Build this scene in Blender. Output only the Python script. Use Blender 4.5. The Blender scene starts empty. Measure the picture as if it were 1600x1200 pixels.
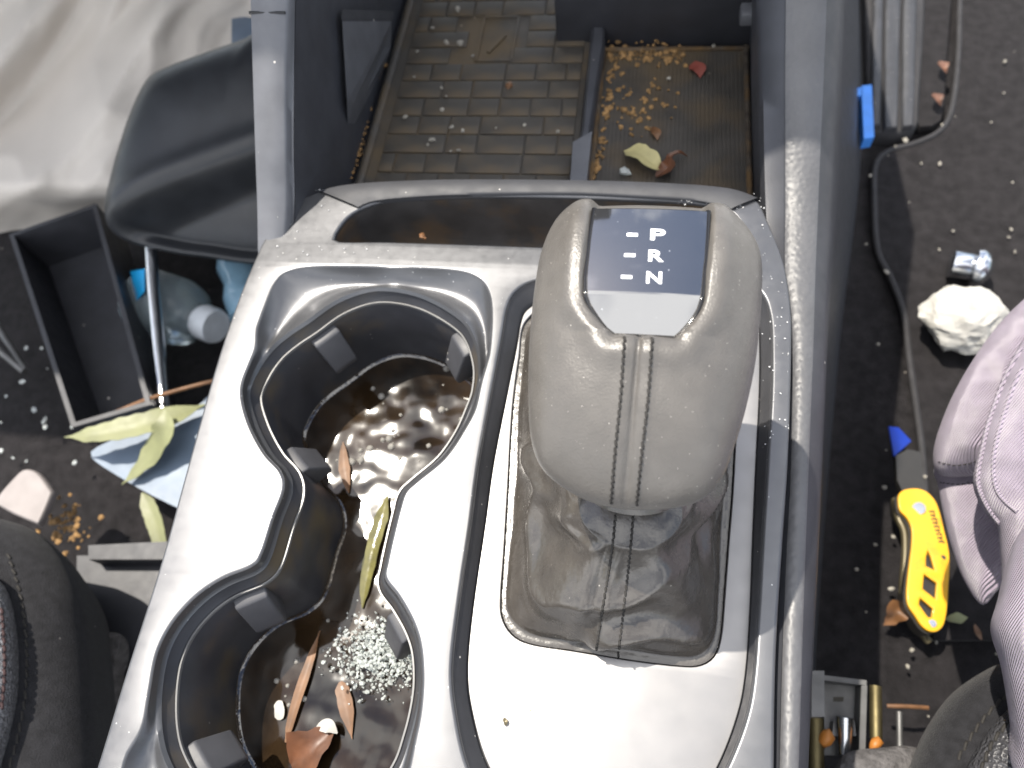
import bpy, bmesh, math, random
from mathutils import Vector, Matrix, noise
from mathutils.bvhtree import BVHTree

random.seed(7)
scene = bpy.context.scene
COL = scene.collection

# ------------------------------------------------------------------ camera
# world: x to the right, y towards the dashboard, z up; z = 0 is the console top
CAM = Vector((0.05142926, -0.14831717, 0.295))
ROT = Matrix(((0.98630779, -0.0592531, 0.15390262),
              (0.12258459, 0.88768148, -0.44384074),
              (-0.11031757, 0.45662967, 0.88279068)))
FPX = 1155.0
cam_data = bpy.data.cameras.new('camera')
cam = bpy.data.objects.new('camera', cam_data)
COL.objects.link(cam)
cam.matrix_world = Matrix.Translation(CAM) @ ROT.to_4x4()
cam_data.sensor_width = 36.0
cam_data.lens = 36.0 * FPX / 1600.0
cam_data.clip_start = 0.01
cam_data.clip_end = 500
cam_data.dof.use_dof = True
cam_data.dof.focus_distance = 0.275
cam_data.dof.aperture_fstop = 11.0
scene.camera = cam

# ------------------------------------------------------------------ sky, sun, exposure
SUN = Vector((-0.34, 0.251, 0.906)).normalized()
CLOUD = (4.02, 4.31, 3.77)          # which part of the cloud field is overhead
world = bpy.data.worlds.new('World')
scene.world = world
world.use_nodes = True
wn = world.node_tree
wn.nodes.clear()
wo = wn.nodes.new('ShaderNodeOutputWorld')
bg = wn.nodes.new('ShaderNodeBackground')
sky = wn.nodes.new('ShaderNodeTexSky')
sky.sky_type = 'NISHITA'
sky.sun_disc = False
sky.sun_elevation = math.asin(SUN.z)
sky.sun_rotation = math.atan2(SUN.x, SUN.y)
bg.inputs['Strength'].default_value = 0.11
tc = wn.nodes.new('ShaderNodeTexCoord')
cn = wn.nodes.new('ShaderNodeTexNoise')
cn.inputs['Scale'].default_value = 2.2
cn.inputs['Detail'].default_value = 6.0
cn.inputs['Roughness'].default_value = 0.55
cr = wn.nodes.new('ShaderNodeValToRGB')
cr.color_ramp.elements[0].position = 0.46
cr.color_ramp.elements[1].position = 0.57
cmix = wn.nodes.new('ShaderNodeMix')
cmix.data_type = 'RGBA'
cmix.inputs[7].default_value = (13.0, 13.0, 13.1, 1)
cmap = wn.nodes.new('ShaderNodeMapping')
cmap.inputs['Location'].default_value = CLOUD
wn.links.new(tc.outputs['Generated'], cmap.inputs['Vector'])
wn.links.new(cmap.outputs[0], cn.inputs['Vector'])
wn.links.new(cn.outputs['Fac'], cr.inputs['Fac'])
wn.links.new(cr.outputs['Color'], cmix.inputs[0])
wn.links.new(sky.outputs['Color'], cmix.inputs[6])
wn.links.new(cmix.outputs[2], bg.inputs['Color'])
wn.links.new(bg.outputs[0], wo.inputs[0])

sl = bpy.data.lights.new('sun', 'SUN')
sl.energy = 4.0
sl.angle = math.radians(0.6)
sl.color = (1.0, 0.93, 0.82)
so = bpy.data.objects.new('sun', sl)
COL.objects.link(so)
so.rotation_euler = (-SUN).to_track_quat('-Z', 'Y').to_euler()

vs = scene.view_settings
vs.view_transform = 'Standard'
vs.look = 'None'
vs.exposure = 0.9
vs.gamma = 1.0
vs.use_curve_mapping = False


# ------------------------------------------------------------------ helpers
def ray(px, py):
    return (ROT @ Vector((px - 800.0, 600.0 - py, -FPX))).normalized()


def at(px, py, z=0.0):
    """the point at height z that lies along a sight line of the photograph"""
    r = ray(px, py)
    return CAM + r * ((z - CAM.z) / r.z)


def atp(px, py, p0, n):
    r = ray(px, py)
    return CAM + r * ((p0 - CAM).dot(n) / r.dot(n))


def rs(pts, n, closed=True):
    """Catmull-Rom through pts, then n points spread evenly along it"""
    pts = [Vector(p) for p in pts]
    m = len(pts)
    fine = []
    segs = m if closed else m - 1
    for i in range(segs):
        if closed:
            a, b, c, d = pts[i - 1], pts[i], pts[(i + 1) % m], pts[(i + 2) % m]
        else:
            a, b, c, d = pts[max(i - 1, 0)], pts[i], pts[i + 1], pts[min(i + 2, m - 1)]
        for k in range(12):
            t = k / 12.0
            fine.append(0.5 * ((2 * b) + (c - a) * t + (2 * a - 5 * b + 4 * c - d) * t * t
                               + (3 * b - a - 3 * c + d) * t ** 3))
    fine.append(pts[0].copy() if closed else pts[-1].copy())
    L = [0.0]
    for i in range(1, len(fine)):
        L.append(L[-1] + (fine[i] - fine[i - 1]).length)
    out = []
    j = 0
    cnt = n if closed else n - 1
    for k in range(n):
        t = L[-1] * k / cnt
        while j < len(L) - 2 and L[j + 1] < t:
            j += 1
        w = (t - L[j]) / max(L[j + 1] - L[j], 1e-12)
        out.append(fine[j].lerp(fine[j + 1], min(max(w, 0), 1)))
    return out


def crs(pts, per):
    """closed Catmull-Rom with a fixed number of points per control pair (keeps two loops in step)"""
    m = len(pts)
    out = []
    for i in range(m):
        a, b, c, d = pts[i - 1], pts[i], pts[(i + 1) % m], pts[(i + 2) % m]
        for k in range(per):
            t = k / per
            out.append(0.5 * ((2 * b) + (c - a) * t + (2 * a - 5 * b + 4 * c - d) * t * t
                              + (3 * b - a - 3 * c + d) * t ** 3))
    return out


def area2(loop):
    return sum(loop[i - 1].x * loop[i].y - loop[i].x * loop[i - 1].y for i in range(len(loop)))


def inset(loop, d, z=None):
    """move a closed loop towards its inside, in plan"""
    s = 1.0 if area2(loop) > 0 else -1.0
    n = len(loop)
    out = []
    for i in range(n):
        t = loop[(i + 2) % n] - loop[i - 2]
        nr = Vector((-t.y, t.x, 0)).normalized() * s
        p = loop[i] + nr * d
        if z is not None:
            p.z = z
        out.append(p)
    return out


def link(ob, parent=None):
    COL.objects.link(ob)
    if parent is not None:
        ob.parent = parent
        b = parent
        M = Matrix.Identity(4)
        while b is not None:
            if b.type == 'EMPTY':
                M = Matrix.Translation(b.location)
            b = b.parent
        if parent.type == 'EMPTY':
            ob.matrix_parent_inverse = M.inverted()
    return ob


def mk(name, verts, faces, mat, parent=None, smooth=True, sharp=None):
    me = bpy.data.meshes.new(name)
    me.from_pydata([tuple(v) for v in verts], [], faces)
    bm = bmesh.new()
    bm.from_mesh(me)
    bmesh.ops.remove_doubles(bm, verts=bm.verts, dist=1e-6)
    bmesh.ops.recalc_face_normals(bm, faces=bm.faces)
    bm.to_mesh(me)
    bm.free()
    if smooth:
        me.polygons.foreach_set('use_smooth', [True] * len(me.polygons))
        if sharp:
            me.set_sharp_from_angle(angle=math.radians(sharp))
    me.materials.append(mat)
    me.update()
    return link(bpy.data.objects.new(name, me), parent)


def thing(name, label, cat, loc=(0, 0, 0), group=None):
    o = bpy.data.objects.new(name, None)
    COL.objects.link(o)
    o.location = loc
    o.empty_display_size = 0.02
    return tag(o, label, cat, group)


def tag(o, label, cat, group=None, kind=None):
    o['label'] = label
    if cat:
        o['category'] = cat
    if group:
        o['group'] = group
    if kind:
        o['kind'] = kind
    return o


def loft_data(loops, cap0=False, cap1=False, closed=True):
    v, f = [], []
    n = len(loops[0])
    for lp in loops:
        v.extend(lp)
    for k in range(len(loops) - 1):
        for i in range(n if closed else n - 1):
            j = (i + 1) % n
            f.append((k * n + i, k * n + j, (k + 1) * n + j, (k + 1) * n + i))
    if cap0:
        f.append(tuple(range(n)))
    if cap1:
        b = (len(loops) - 1) * n
        f.append(tuple(b + i for i in range(n)))
    return v, f


def loft(name, loops, mat, parent=None, cap0=False, cap1=False, closed=True, smooth=True, sharp=40):
    v, f = loft_data(loops, cap0, cap1, closed)
    return mk(name, v, f, mat, parent, smooth, sharp)


def panel(name, outer, holes, z_top, thick, bev, mat, parent=None):
    """flat sheet with openings and rounded edges"""
    cu = bpy.data.curves.new(name, 'CURVE')
    cu.dimensions = '2D'
    cu.fill_mode = 'BOTH'
    for lp in [outer] + holes:
        sp = cu.splines.new('POLY')
        sp.points.add(len(lp) - 1)
        for i, p in enumerate(lp):
            sp.points[i].co = (p.x, p.y, 0, 1)
        sp.use_cyclic_u = True
    cu.bevel_depth = bev
    cu.bevel_resolution = 5
    cu.extrude = max(thick / 2 - bev, 0.0001)
    cu.offset = -bev
    tmp = bpy.data.objects.new('tmp', cu)
    COL.objects.link(tmp)
    dg = bpy.context.evaluated_depsgraph_get()
    dg.update()
    me = bpy.data.meshes.new_from_object(tmp.evaluated_get(dg))
    bpy.data.objects.remove(tmp)
    me.name = name
    zmax = max(v.co.z for v in me.vertices)
    for v in me.vertices:
        v.co.z += z_top - zmax
    bm = bmesh.new()
    bm.from_mesh(me)
    bmesh.ops.remove_doubles(bm, verts=bm.verts, dist=2e-5)
    bm.to_mesh(me)
    bm.free()
    me.polygons.foreach_set('use_smooth', [True] * len(me.polygons))
    me.set_sharp_from_angle(angle=math.radians(35))
    me.materials.clear()
    me.materials.append(mat)
    return link(bpy.data.objects.new(name, me), parent)


def tube_data(path, r, sides=10, flat=1.0):
    path = [Vector(p) for p in path]
    n = len(path)
    loops = []
    for i, p in enumerate(path):
        t = (path[min(i + 1, n - 1)] - path[max(i - 1, 0)]).normalized()
        up = Vector((0, 0, 1)) if abs(t.z) < 0.9 else Vector((0, 1, 0))
        a = t.cross(up).normalized()
        b = a.cross(t).normalized()
        rr = r[i] if isinstance(r, (list, tuple)) else r
        loops.append([p + a * math.cos(2 * math.pi * k / sides) * rr
                      + b * math.sin(2 * math.pi * k / sides) * rr * flat for k in range(sides)])
    return loft_data(loops, True, True)


def tube(name, path, r, mat, parent=None, sides=12, flat=1.0):
    v, f = tube_data(path, r, sides, flat)
    return mk(name, v, f, mat, parent, True, 50)


def slab(name, loop, thick, mat, parent=None, smooth=False, bevel=0.0):
    """solid plate: loop is its top edge"""
    dn = Vector((0, 0, -thick))
    lo = [p + dn for p in loop]
    if bevel:
        loops = [inset(loop, bevel)[:], [p + Vector((0, 0, -bevel)) for p in loop], lo]
    else:
        loops = [loop, lo]
    return loft(name, loops, mat, parent, True, True, True, smooth or bool(bevel), 45)


def box_data(c, ax, ay, az, hx, hy, hz):
    v = [c + ax * sx * hx + ay * sy * hy + az * sz * hz for sz in (-1, 1) for sy in (-1, 1) for sx in (-1, 1)]
    f = [(0, 1, 3, 2), (4, 6, 7, 5), (0, 4, 5, 1), (2, 3, 7, 6), (0, 2, 6, 4), (1, 5, 7, 3)]
    return v, f


def bevel_mesh(ob, w, seg=2):
    bm = bmesh.new()
    bm.from_mesh(ob.data)
    bmesh.ops.bevel(bm, geom=list(bm.edges), offset=w, segments=seg, profile=0.5, affect='EDGES')
    bm.to_mesh(ob.data)
    bm.free()
    ob.data.polygons.foreach_set('use_smooth', [True] * len(ob.data.polygons))
    ob.data.set_sharp_from_angle(angle=math.radians(40))
    return ob


def box(name, c, hx, hy, hz, mat, parent=None, ax=Vector((1, 0, 0)), ay=Vector((0, 1, 0)), bev=0.0):
    ax, ay = ax.normalized(), ay.normalized()
    az = ax.cross(ay).normalized()
    v, f = box_data(Vector(c), ax, ay, az, hx, hy, hz)
    o = mk(name, v, f, mat, parent, False)
    return bevel_mesh(o, bev) if bev else o


def smooth01(t):
    t = min(max(t, 0.0), 1.0)
    return t * t * (3 - 2 * t)


class Pad:
    """an upholstered or moulded solid: an outline on a plane, a crowned face, a rounded back"""

    def __init__(s, outline, c, n, crown, back, N=160, rings=36, power=2.6, hf=None):
        px, py, z = c
        s.o = at(px, py, z)
        s.n = Vector(n).normalized()
        s.u = (Vector((1, 0, 0)) - s.n * s.n.x).normalized()
        s.v = s.n.cross(s.u)
        lp = rs([atp(x, y, s.o, s.n) for x, y in outline], N)
        uv = [((p - s.o).dot(s.u), (p - s.o).dot(s.v)) for p in lp]
        cu = sum(a for a, b in uv) / N
        cv = sum(b for a, b in uv) / N
        s.uv, s.c = uv, (cu, cv)
        loops = []
        for sc, h in ((0.35, -1.0), (0.6, -0.96), (0.8, -0.82), (0.92, -0.58), (0.985, -0.25)):
            loops.append([s.pt(cu + (a - cu) * sc, cv + (b - cv) * sc, h * back) for a, b in uv])
        for k in range(rings):
            sc = 1.0 - (k / rings) ** 1.25 if k else 1.0
            h = crown * (1 - sc ** power) ** (1 / 2.0)
            row = []
            for a, b in uv:
                x, y = cu + (a - cu) * sc, cv + (b - cv) * sc
                hh = h + (hf(x, y, sc) if hf else 0.0)
                row.append(s.pt(x, y, hh))
            loops.append(row)
        s.loops = loops
        s.vd, s.fd = loft_data(loops, True, True)

    def pt(s, a, b, h):
        return s.o + s.u * a + s.v * b + s.n * h

    def loc(s, px, py, h=0.0):
        p = atp(px, py, s.o + s.n * h, s.n) - s.o
        return p.dot(s.u), p.dot(s.v)

    def bvh(s):
        return BVHTree.FromPolygons(s.vd, s.fd)


def hit(px, py, bvh, lift=0.0):
    r = ray(px, py)
    p, n, i, d = bvh.ray_cast(CAM, r)
    if p is None:
        return None, None
    if n.dot(r) > 0:
        n = -n
    return p + n * lift, n


def leaf(name, spine, widths, mat, parent=None, cup=0.15, thick=0.0004):
    pts = rs([at(x, y, z) for x, y, z in spine], 18, False)
    loops = []
    n = len(pts)
    for i, p in enumerate(pts):
        t = (pts[min(i + 1, n - 1)] - pts[max(i - 1, 0)]).normalized()
        a = t.cross(Vector((0, 0, 1))).normalized()
        b = a.cross(t)
        k = i / (n - 1) * (len(widths) - 1)
        j = min(int(k), len(widths) - 2)
        w = widths[j] + (widths[j + 1] - widths[j]) * smooth01(k - j)
        w *= min(1.0, math.sin(math.pi * min(max((i + .35) / n, 0.0), 1.0)) * 2.2) ** .8 * (1 + .22 * noise.noise(p * 260))
        row = []
        for q in range(7):
            e = q / 3.0 - 1
            row.append(p + a * e * w + b * (abs(e) * cup * w))
        for q in range(6, -1, -1):
            e = q / 3.0 - 1
            row.append(p + a * e * w + b * (abs(e) * cup * w - thick))
        loops.append(row)
    return loft(name, loops, mat, parent, True, True, True, True, 60)


def chunk_data(c, r, seed, flat=0.6):
    """one small irregular crumb"""
    rnd = random.Random(seed)
    bm = bmesh.new()
    bmesh.ops.create_icosphere(bm, subdivisions=1, radius=r)
    q = Matrix.Rotation(rnd.uniform(0, 6.28), 3, 'Z')
    sx, sy = rnd.uniform(.6, 1.4), rnd.uniform(.6, 1.2)
    v = []
    for p in bm.verts:
        w = Vector((p.co.x * sx, p.co.y * sy, p.co.z * flat)) * rnd.uniform(.7, 1.2)
        v.append(Vector(c) + q @ w)
    f = [tuple(x.index for x in fc.verts) for fc in bm.faces]
    bm.free()
    return v, f


def many(name, parts, mat, parent=None, smooth=False, sharp=None):
    V, F = [], []
    for v, f in parts:
        b = len(V)
        V.extend(v)
        F.extend(tuple(i + b for i in t) for t in f)
    me = bpy.data.meshes.new(name)
    me.from_pydata([tuple(v) for v in V], [], F)
    if smooth:
        me.polygons.foreach_set('use_smooth', [True] * len(me.polygons))
    me.materials.append(mat)
    return link(bpy.data.objects.new(name, me), parent)


# ------------------------------------------------------------------ materials
def pm(name, col, rough=0.5, metal=0.0, var=0.15, vscale=60, bump=0.0, bscale=600, bdist=0.0003,
       specks=0.0, sscale=260, scol=(0.55, 0.52, 0.48), bkind='noise', spec=0.5, coat=0.0, dirt=0.0,
       dcol=(0.16, 0.11, 0.06), dscale=25, trans=0.0, ior=1.5, rvar=0.1, sheen=0.0, sss=0.0, emit=0.0, bdetail=3.0):
    m = bpy.data.materials.new(name)
    m.use_nodes = True
    nt = m.node_tree
    N, L = nt.nodes, nt.links
    p = N['Principled BSDF']
    tcn = N.new('ShaderNodeTexCoord')
    p.inputs['Roughness'].default_value = rough
    p.inputs['Metallic'].default_value = metal
    p.inputs['IOR'].default_value = ior
    p.inputs['Specular IOR Level'].default_value = spec
    p.inputs['Coat Weight'].default_value = coat
    p.inputs['Coat Roughness'].default_value = 0.05
    p.inputs['Transmission Weight'].default_value = trans
    p.inputs['Sheen Weight'].default_value = sheen
    if emit:
        p.inputs['Emission Color'].default_value = (*col, 1)
        p.inputs['Emission Strength'].default_value = emit

    def noise_n(scale, detail=4.0):
        q = N.new('ShaderNodeTexNoise')
        q.inputs['Scale'].default_value = scale
        q.inputs['Detail'].default_value = detail
        L.new(tcn.outputs['Object'], q.inputs['Vector'])
        return q

    def ramp(src, a, b):
        q = N.new('ShaderNodeMapRange')
        q.inputs['From Min'].default_value = a
        q.inputs['From Max'].default_value = b
        L.new(src, q.inputs['Value'])
        return q.outputs['Result']

    def mix(fac, a, b):
        q = N.new('ShaderNodeMix')
        q.data_type = 'RGBA'
        L.new(fac, q.inputs[0])
        for s, i in ((a, 6), (b, 7)):
            if isinstance(s, tuple):
                q.inputs[i].default_value = (*s, 1)
            else:
                L.new(s, q.inputs[i])
        return q.outputs[2]

    nv = noise_n(vscale)
    c = mix(ramp(nv.outputs['Fac'], 0.3, 0.7), tuple(x * (1 - var) for x in col), tuple(min(x * (1 + var), 1) for x in col))
    if dirt:
        nd = noise_n(dscale, 8.0)
        c = mix(ramp(nd.outputs['Fac'], 0.62 - dirt * 0.3, 0.80 - dirt * 0.3), c, dcol)
    if specks:
        vo = N.new('ShaderNodeTexVoronoi')
        vo.inputs['Scale'].default_value = sscale
        L.new(tcn.outputs['Object'], vo.inputs['Vector'])
        # only some of the cells carry a speck, each of its own size
        sep = N.new('ShaderNodeSeparateColor')
        L.new(vo.outputs['Color'], sep.inputs[0])
        r1 = ramp(sep.outputs[0], 1.0 - specks, 1.0)
        mu = N.new('ShaderNodeMath')
        mu.operation = 'MULTIPLY'
        L.new(r1, mu.inputs[0])
        mu.inputs[1].default_value = 0.17
        lt = N.new('ShaderNodeMath')
        lt.operation = 'LESS_THAN'
        L.new(vo.outputs['Distance'], lt.inputs[0])
        L.new(mu.outputs[0], lt.inputs[1])
        c = mix(lt.outputs[0], c, scol)
    L.new(c, p.inputs['Base Color'])
    if rvar:
        rr = N.new('ShaderNodeMapRange')
        rr.inputs['From Min'].default_value = 0.3
        rr.inputs['From Max'].default_value = 0.7
        rr.inputs['To Min'].default_value = rough * (1 - rvar)
        rr.inputs['To Max'].default_value = min(rough * (1 + rvar), 1)
        n2 = noise_n(vscale * 2.3)
        L.new(n2.outputs['Fac'], rr.inputs['Value'])
        L.new(rr.outputs[0], p.inputs['Roughness'])
    if bump:
        b = N.new('ShaderNodeBump')
        b.inputs['Strength'].default_value = bump
        b.inputs['Distance'].default_value = bdist
        if bkind == 'noise':
            L.new(noise_n(bscale, bdetail).outputs['Fac'], b.inputs['Height'])
        elif bkind == 'grain':
            v2 = N.new('ShaderNodeTexVoronoi')
            v2.inputs['Scale'].default_value = bscale
            v2.feature = 'SMOOTH_F1'
            L.new(tcn.outputs['Object'], v2.inputs['Vector'])
            L.new(v2.outputs['Distance'], b.inputs['Height'])
        else:                                     # twill weave
            w = N.new('ShaderNodeTexWave')
            w.inputs['Scale'].default_value = bscale
            w.inputs['Distortion'].default_value = 1.2
            w.inputs['Detail'].default_value = 1.0
            w.inputs['Detail Scale'].default_value = 0.4
            mp = N.new('ShaderNodeMapping')
            mp.inputs['Rotation'].default_value = (0.3, 0.5, 0.95)
            L.new(tcn.outputs['Object'], mp.inputs['Vector'])
            L.new(mp.outputs[0], w.inputs['Vector'])
            L.new(w.outputs['Fac'], b.inputs['Height'])
        L.new(b.outputs[0], p.inputs['Normal'])
    return m


M = dict(
    silver=pm('silver_trim', (0.120, 0.122, 0.129), 0.36, 0.65, 0.06, 90, 0.2, 2600, 0.0001, 0.16, 480, (0.4, 0.4, 0.4), rvar=0.12),
    plate=pm('satin_plate', (0.25, 0.245, 0.245), 0.40, 0.75, 0.04, 60, 0.0, specks=0.02, sscale=220, scol=(0.15, 0.13, 0.1)),
    liner=pm('liner_plastic', (0.040, 0.041, 0.047), 0.40, var=0.2, bump=0.12, bscale=1800, specks=0.04, sscale=300,
             scol=(0.2, 0.19, 0.18), dirt=0.3, dcol=(0.075, 0.058, 0.036), dscale=30),
    lip=pm('lip_lit_edge', (0.13, 0.13, 0.13), 0.3),  # paler than the liner: the edge's highlight is put into the colour
    rubber=pm('tab_rubber', (0.06, 0.061, 0.068), 0.5, specks=0.05, sscale=300),
    slate=pm('slate_plastic', (0.047, 0.049, 0.057), 0.45, bump=0.2, bscale=1500, specks=0.03, sscale=220),
    grey_wing=pm('wing_plastic', (0.113, 0.116, 0.127), 0.42, 0.1, bump=0.15, bscale=1500, specks=0.03),
    grain=pm('grained_plastic', (0.088, 0.088, 0.092), 0.45, var=0.1, bump=0.32, bscale=420, bdist=0.0010, bkind='grain', specks=0.02),
    rimgrey=pm('rim_plastic', (0.036, 0.037, 0.042), 0.60, bump=0.15, bscale=1500, specks=0.14, sscale=300),
    leather=pm('knob_leather', (0.090, 0.0825, 0.074), 0.38, var=0.09, vscale=160, bump=0.5, bscale=1300, bdist=0.0003,
               specks=0.20, sscale=1000, scol=(0.45, 0.42, 0.38), sheen=0.05, rvar=0.2, spec=0.7),
    boot=pm('boot_leather', (0.054, 0.048, 0.042), 0.25, var=0.2, vscale=90, bump=0.32, bscale=260, bdist=0.0010, bdetail=9.0,
            specks=0.08, sscale=480, scol=(0.3, 0.28, 0.25), rvar=0.25, spec=0.8),
    thread=pm('thread', (0.022, 0.02, 0.018), 0.8),
    seam=pm('seam_dark', (0.03, 0.027, 0.025), 0.7),
    glass=pm('display_glass', (0.022, 0.022, 0.023), 0.05, var=0.1, specks=0.10, sscale=700, scol=(0.3, 0.31, 0.33), ior=3.0, spec=0.5,
             dirt=0.12, dcol=(0.06, 0.06, 0.063), dscale=110, rvar=0.4),
    gloss=pm('gloss_black', (0.012, 0.012, 0.013), 0.08),
    print=pm('white_print', (0.85, 0.86, 0.88), 0.4, var=0.02, emit=0.35),
    water=pm('murky_water', (0.020, 0.012, 0.006), 0.09, var=0.8, vscale=40, bump=0.6, bscale=55, bdist=0.0030, bdetail=1.0, ior=1.5, spec=0.6, rvar=0.3),
    rubber_mat=pm('rubber_mat', (0.056, 0.050, 0.043), 0.62, var=0.3, vscale=40, bump=0.25, bscale=900, specks=0.12, sscale=230,
                  scol=(0.25, 0.21, 0.16), dirt=0.55, dcol=(0.095, 0.07, 0.042), dscale=24),
    black=pm('black_plastic', (0.034, 0.035, 0.041), 0.5, bump=0.15, bscale=1200, specks=0.02, sscale=150),
    pad=pm('headrest_vinyl', (0.020, 0.022, 0.026), 0.40, bump=0.2, bscale=900),
    carpet=pm('carpet', (0.017, 0.0155, 0.0165), 0.95, var=0.35, vscale=120, bump=0.9, bscale=900, bdist=0.002, specks=0.015,
              sscale=120, scol=(0.22, 0.2, 0.18), spec=0.1, sheen=0.05),
    matfab=pm('mat_carpet', (0.0185, 0.017, 0.018), 0.95, var=0.3, vscale=100, bump=0.9, bscale=1000, bdist=0.0015, specks=0.015,
              sscale=140, scol=(0.25, 0.22, 0.19), spec=0.1, sheen=0.05),
    edging=pm('mat_edging', (0.024, 0.023, 0.025), 0.8, bump=0.5, bscale=900),
    seat=pm('seat_fabric', (0.020, 0.020, 0.0225), 0.9, var=0.25, vscale=200, bump=0.8, bscale=1300, bdist=0.0008, specks=0.06,
            sscale=160, scol=(0.3, 0.29, 0.28), spec=0.15, sheen=0.08),
    seat_leather=pm('seat_leather', (0.050, 0.050, 0.055), 0.38, bump=1.0, bscale=650, bdist=0.0015, bkind='grain'),
    seat_insert=pm('seat_insert', (0.17, 0.17, 0.18), 0.5, 0.2, var=0.5, vscale=500, bump=1.0, bscale=700, bdist=0.0015, bkind='grain'),
    cloth=pm('off_white_cloth', (0.54, 0.50, 0.455), 0.85, var=0.06, vscale=14, bump=0.3, bscale=200),
    white_paper=pm('white_paper', (0.44, 0.43, 0.40), 0.7, var=0.05, bump=0.2, bscale=300),
    lilac=pm('lilac_twill', (0.34, 0.29, 0.36), 0.85, var=0.16, vscale=90, bump=1.0, bscale=300, bdist=0.0009, bkind='twill', sheen=0.3, spec=0.2),
    steel=pm('steel', (0.60, 0.62, 0.65), 0.22, 1.0, 0.1),
    dull_steel=pm('dull_steel', (0.13, 0.13, 0.13), 0.5, 0.6, 0.25),
    brass=pm('zinc_gold', (0.15, 0.125, 0.065), 0.55, 0.9, var=0.3),
    orange=pm('orange_cap', (0.40, 0.15, 0.025), 0.5),
    yellow=pm('yellow_metal', (0.72, 0.38, 0.012), 0.38, 0.0, 0.06, 80, specks=0.12, sscale=260, scol=(0.35, 0.17, 0.02), coat=0.2, dirt=0.15, dcol=(.5, .24, .015), dscale=70),
    knife_dark=pm('knife_black', (0.018, 0.017, 0.016), 0.4),
    olive=pm('olive_edge', (0.10, 0.085, 0.05), 0.4, 0.5),
    blue=pm('blue_plastic', (0.06, 0.25, 0.75), 0.4),
    navy=pm('navy_plastic', (0.015, 0.05, 0.40), 0.35),
    cyan=pm('cyan_label', (0.01, 0.30, 0.62), 0.4),
    bottle=pm('clear_bottle', (0.72, 0.84, 0.92), 0.06, trans=0.85, ior=1.25, bump=0.3, bscale=60, bdist=0.002),
    cap=pm('white_cap', (0.62, 0.66, 0.70), 0.4),
    card=pm('blue_grey_card', (0.13, 0.175, 0.24), 0.45, var=0.08, coat=0.1),
    tagw=pm('pinkish_tag', (0.25, 0.225, 0.22), 0.6, var=0.1),
    leafg=pm('green_leaf', (0.19, 0.20, 0.095), 0.5, var=0.18, vscale=60, bump=0.3, bscale=300),
    wetleaf=pm('wet_leaf', (0.13, 0.12, 0.04), 0.15, var=0.4, vscale=120, bump=0.5, bscale=300),
    leafy=pm('yellow_leaf', (0.45, 0.40, 0.19), 0.6, var=0.2, vscale=90),
    leafb=pm('brown_leaf', (0.12, 0.05, 0.025), 0.45, var=0.35, vscale=110, bump=0.4, bscale=300),
    leafo=pm('orange_leaf', (0.15, 0.07, 0.028), 0.5, var=0.3, vscale=110),
    soil=pm('soil', (0.24, 0.14, 0.055), 0.9, var=0.6, vscale=220, bump=0.5, bscale=500),
    crumb=pm('pale_crumb', (0.30, 0.28, 0.24), 0.7, var=0.35, vscale=90),
    shard=pm('glass_granule', (0.86, 0.90, 0.88), 0.08, var=0.08, trans=0.6, ior=1.45, rvar=0),
    red=pm('red_scrap', (0.22, 0.05, 0.035), 0.6),
    felt=pm('grey_felt', (0.09, 0.085, 0.085), 0.95, bump=1.0, bscale=500, bdist=0.002, var=0.4, vscale=200),
    ink=pm('black_ink', (0.03, 0.025, 0.015), 0.5),
)

FLOOR = -0.27

# ------------------------------------------------------------------ setting: cabin floor
def sheet(name, x0, x1, y0, y1, z, step, amp, freq, mat, seed=0.0):
    nx, ny = int((x1 - x0) / step), int((y1 - y0) / step)
    v, f = [], []
    for j in range(ny + 1):
        for i in range(nx + 1):
            x, y = x0 + (x1 - x0) * i / nx, y0 + (y1 - y0) * j / ny
            v.append(Vector((x, y, z + amp * noise.noise(Vector((x * freq, y * freq, seed))))))
    for j in range(ny):
        for i in range(nx):
            a = j * (nx + 1) + i
            f.append((a, a + 1, a + nx + 2, a + nx + 1))
    return mk(name, v, f, mat)


floor = sheet('floor', -1.3, 0.9, -0.5, 1.3, FLOOR, 0.02, 0.004, 18, M['carpet'])
tag(floor, 'dark carpeted car floor in both footwells', None, kind='structure')

# ------------------------------------------------------------------ centre console
console = thing('center_console', 'silver and black car centre console with two flooded cup holders', 'console', (0, -0.05, FLOOR))

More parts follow.
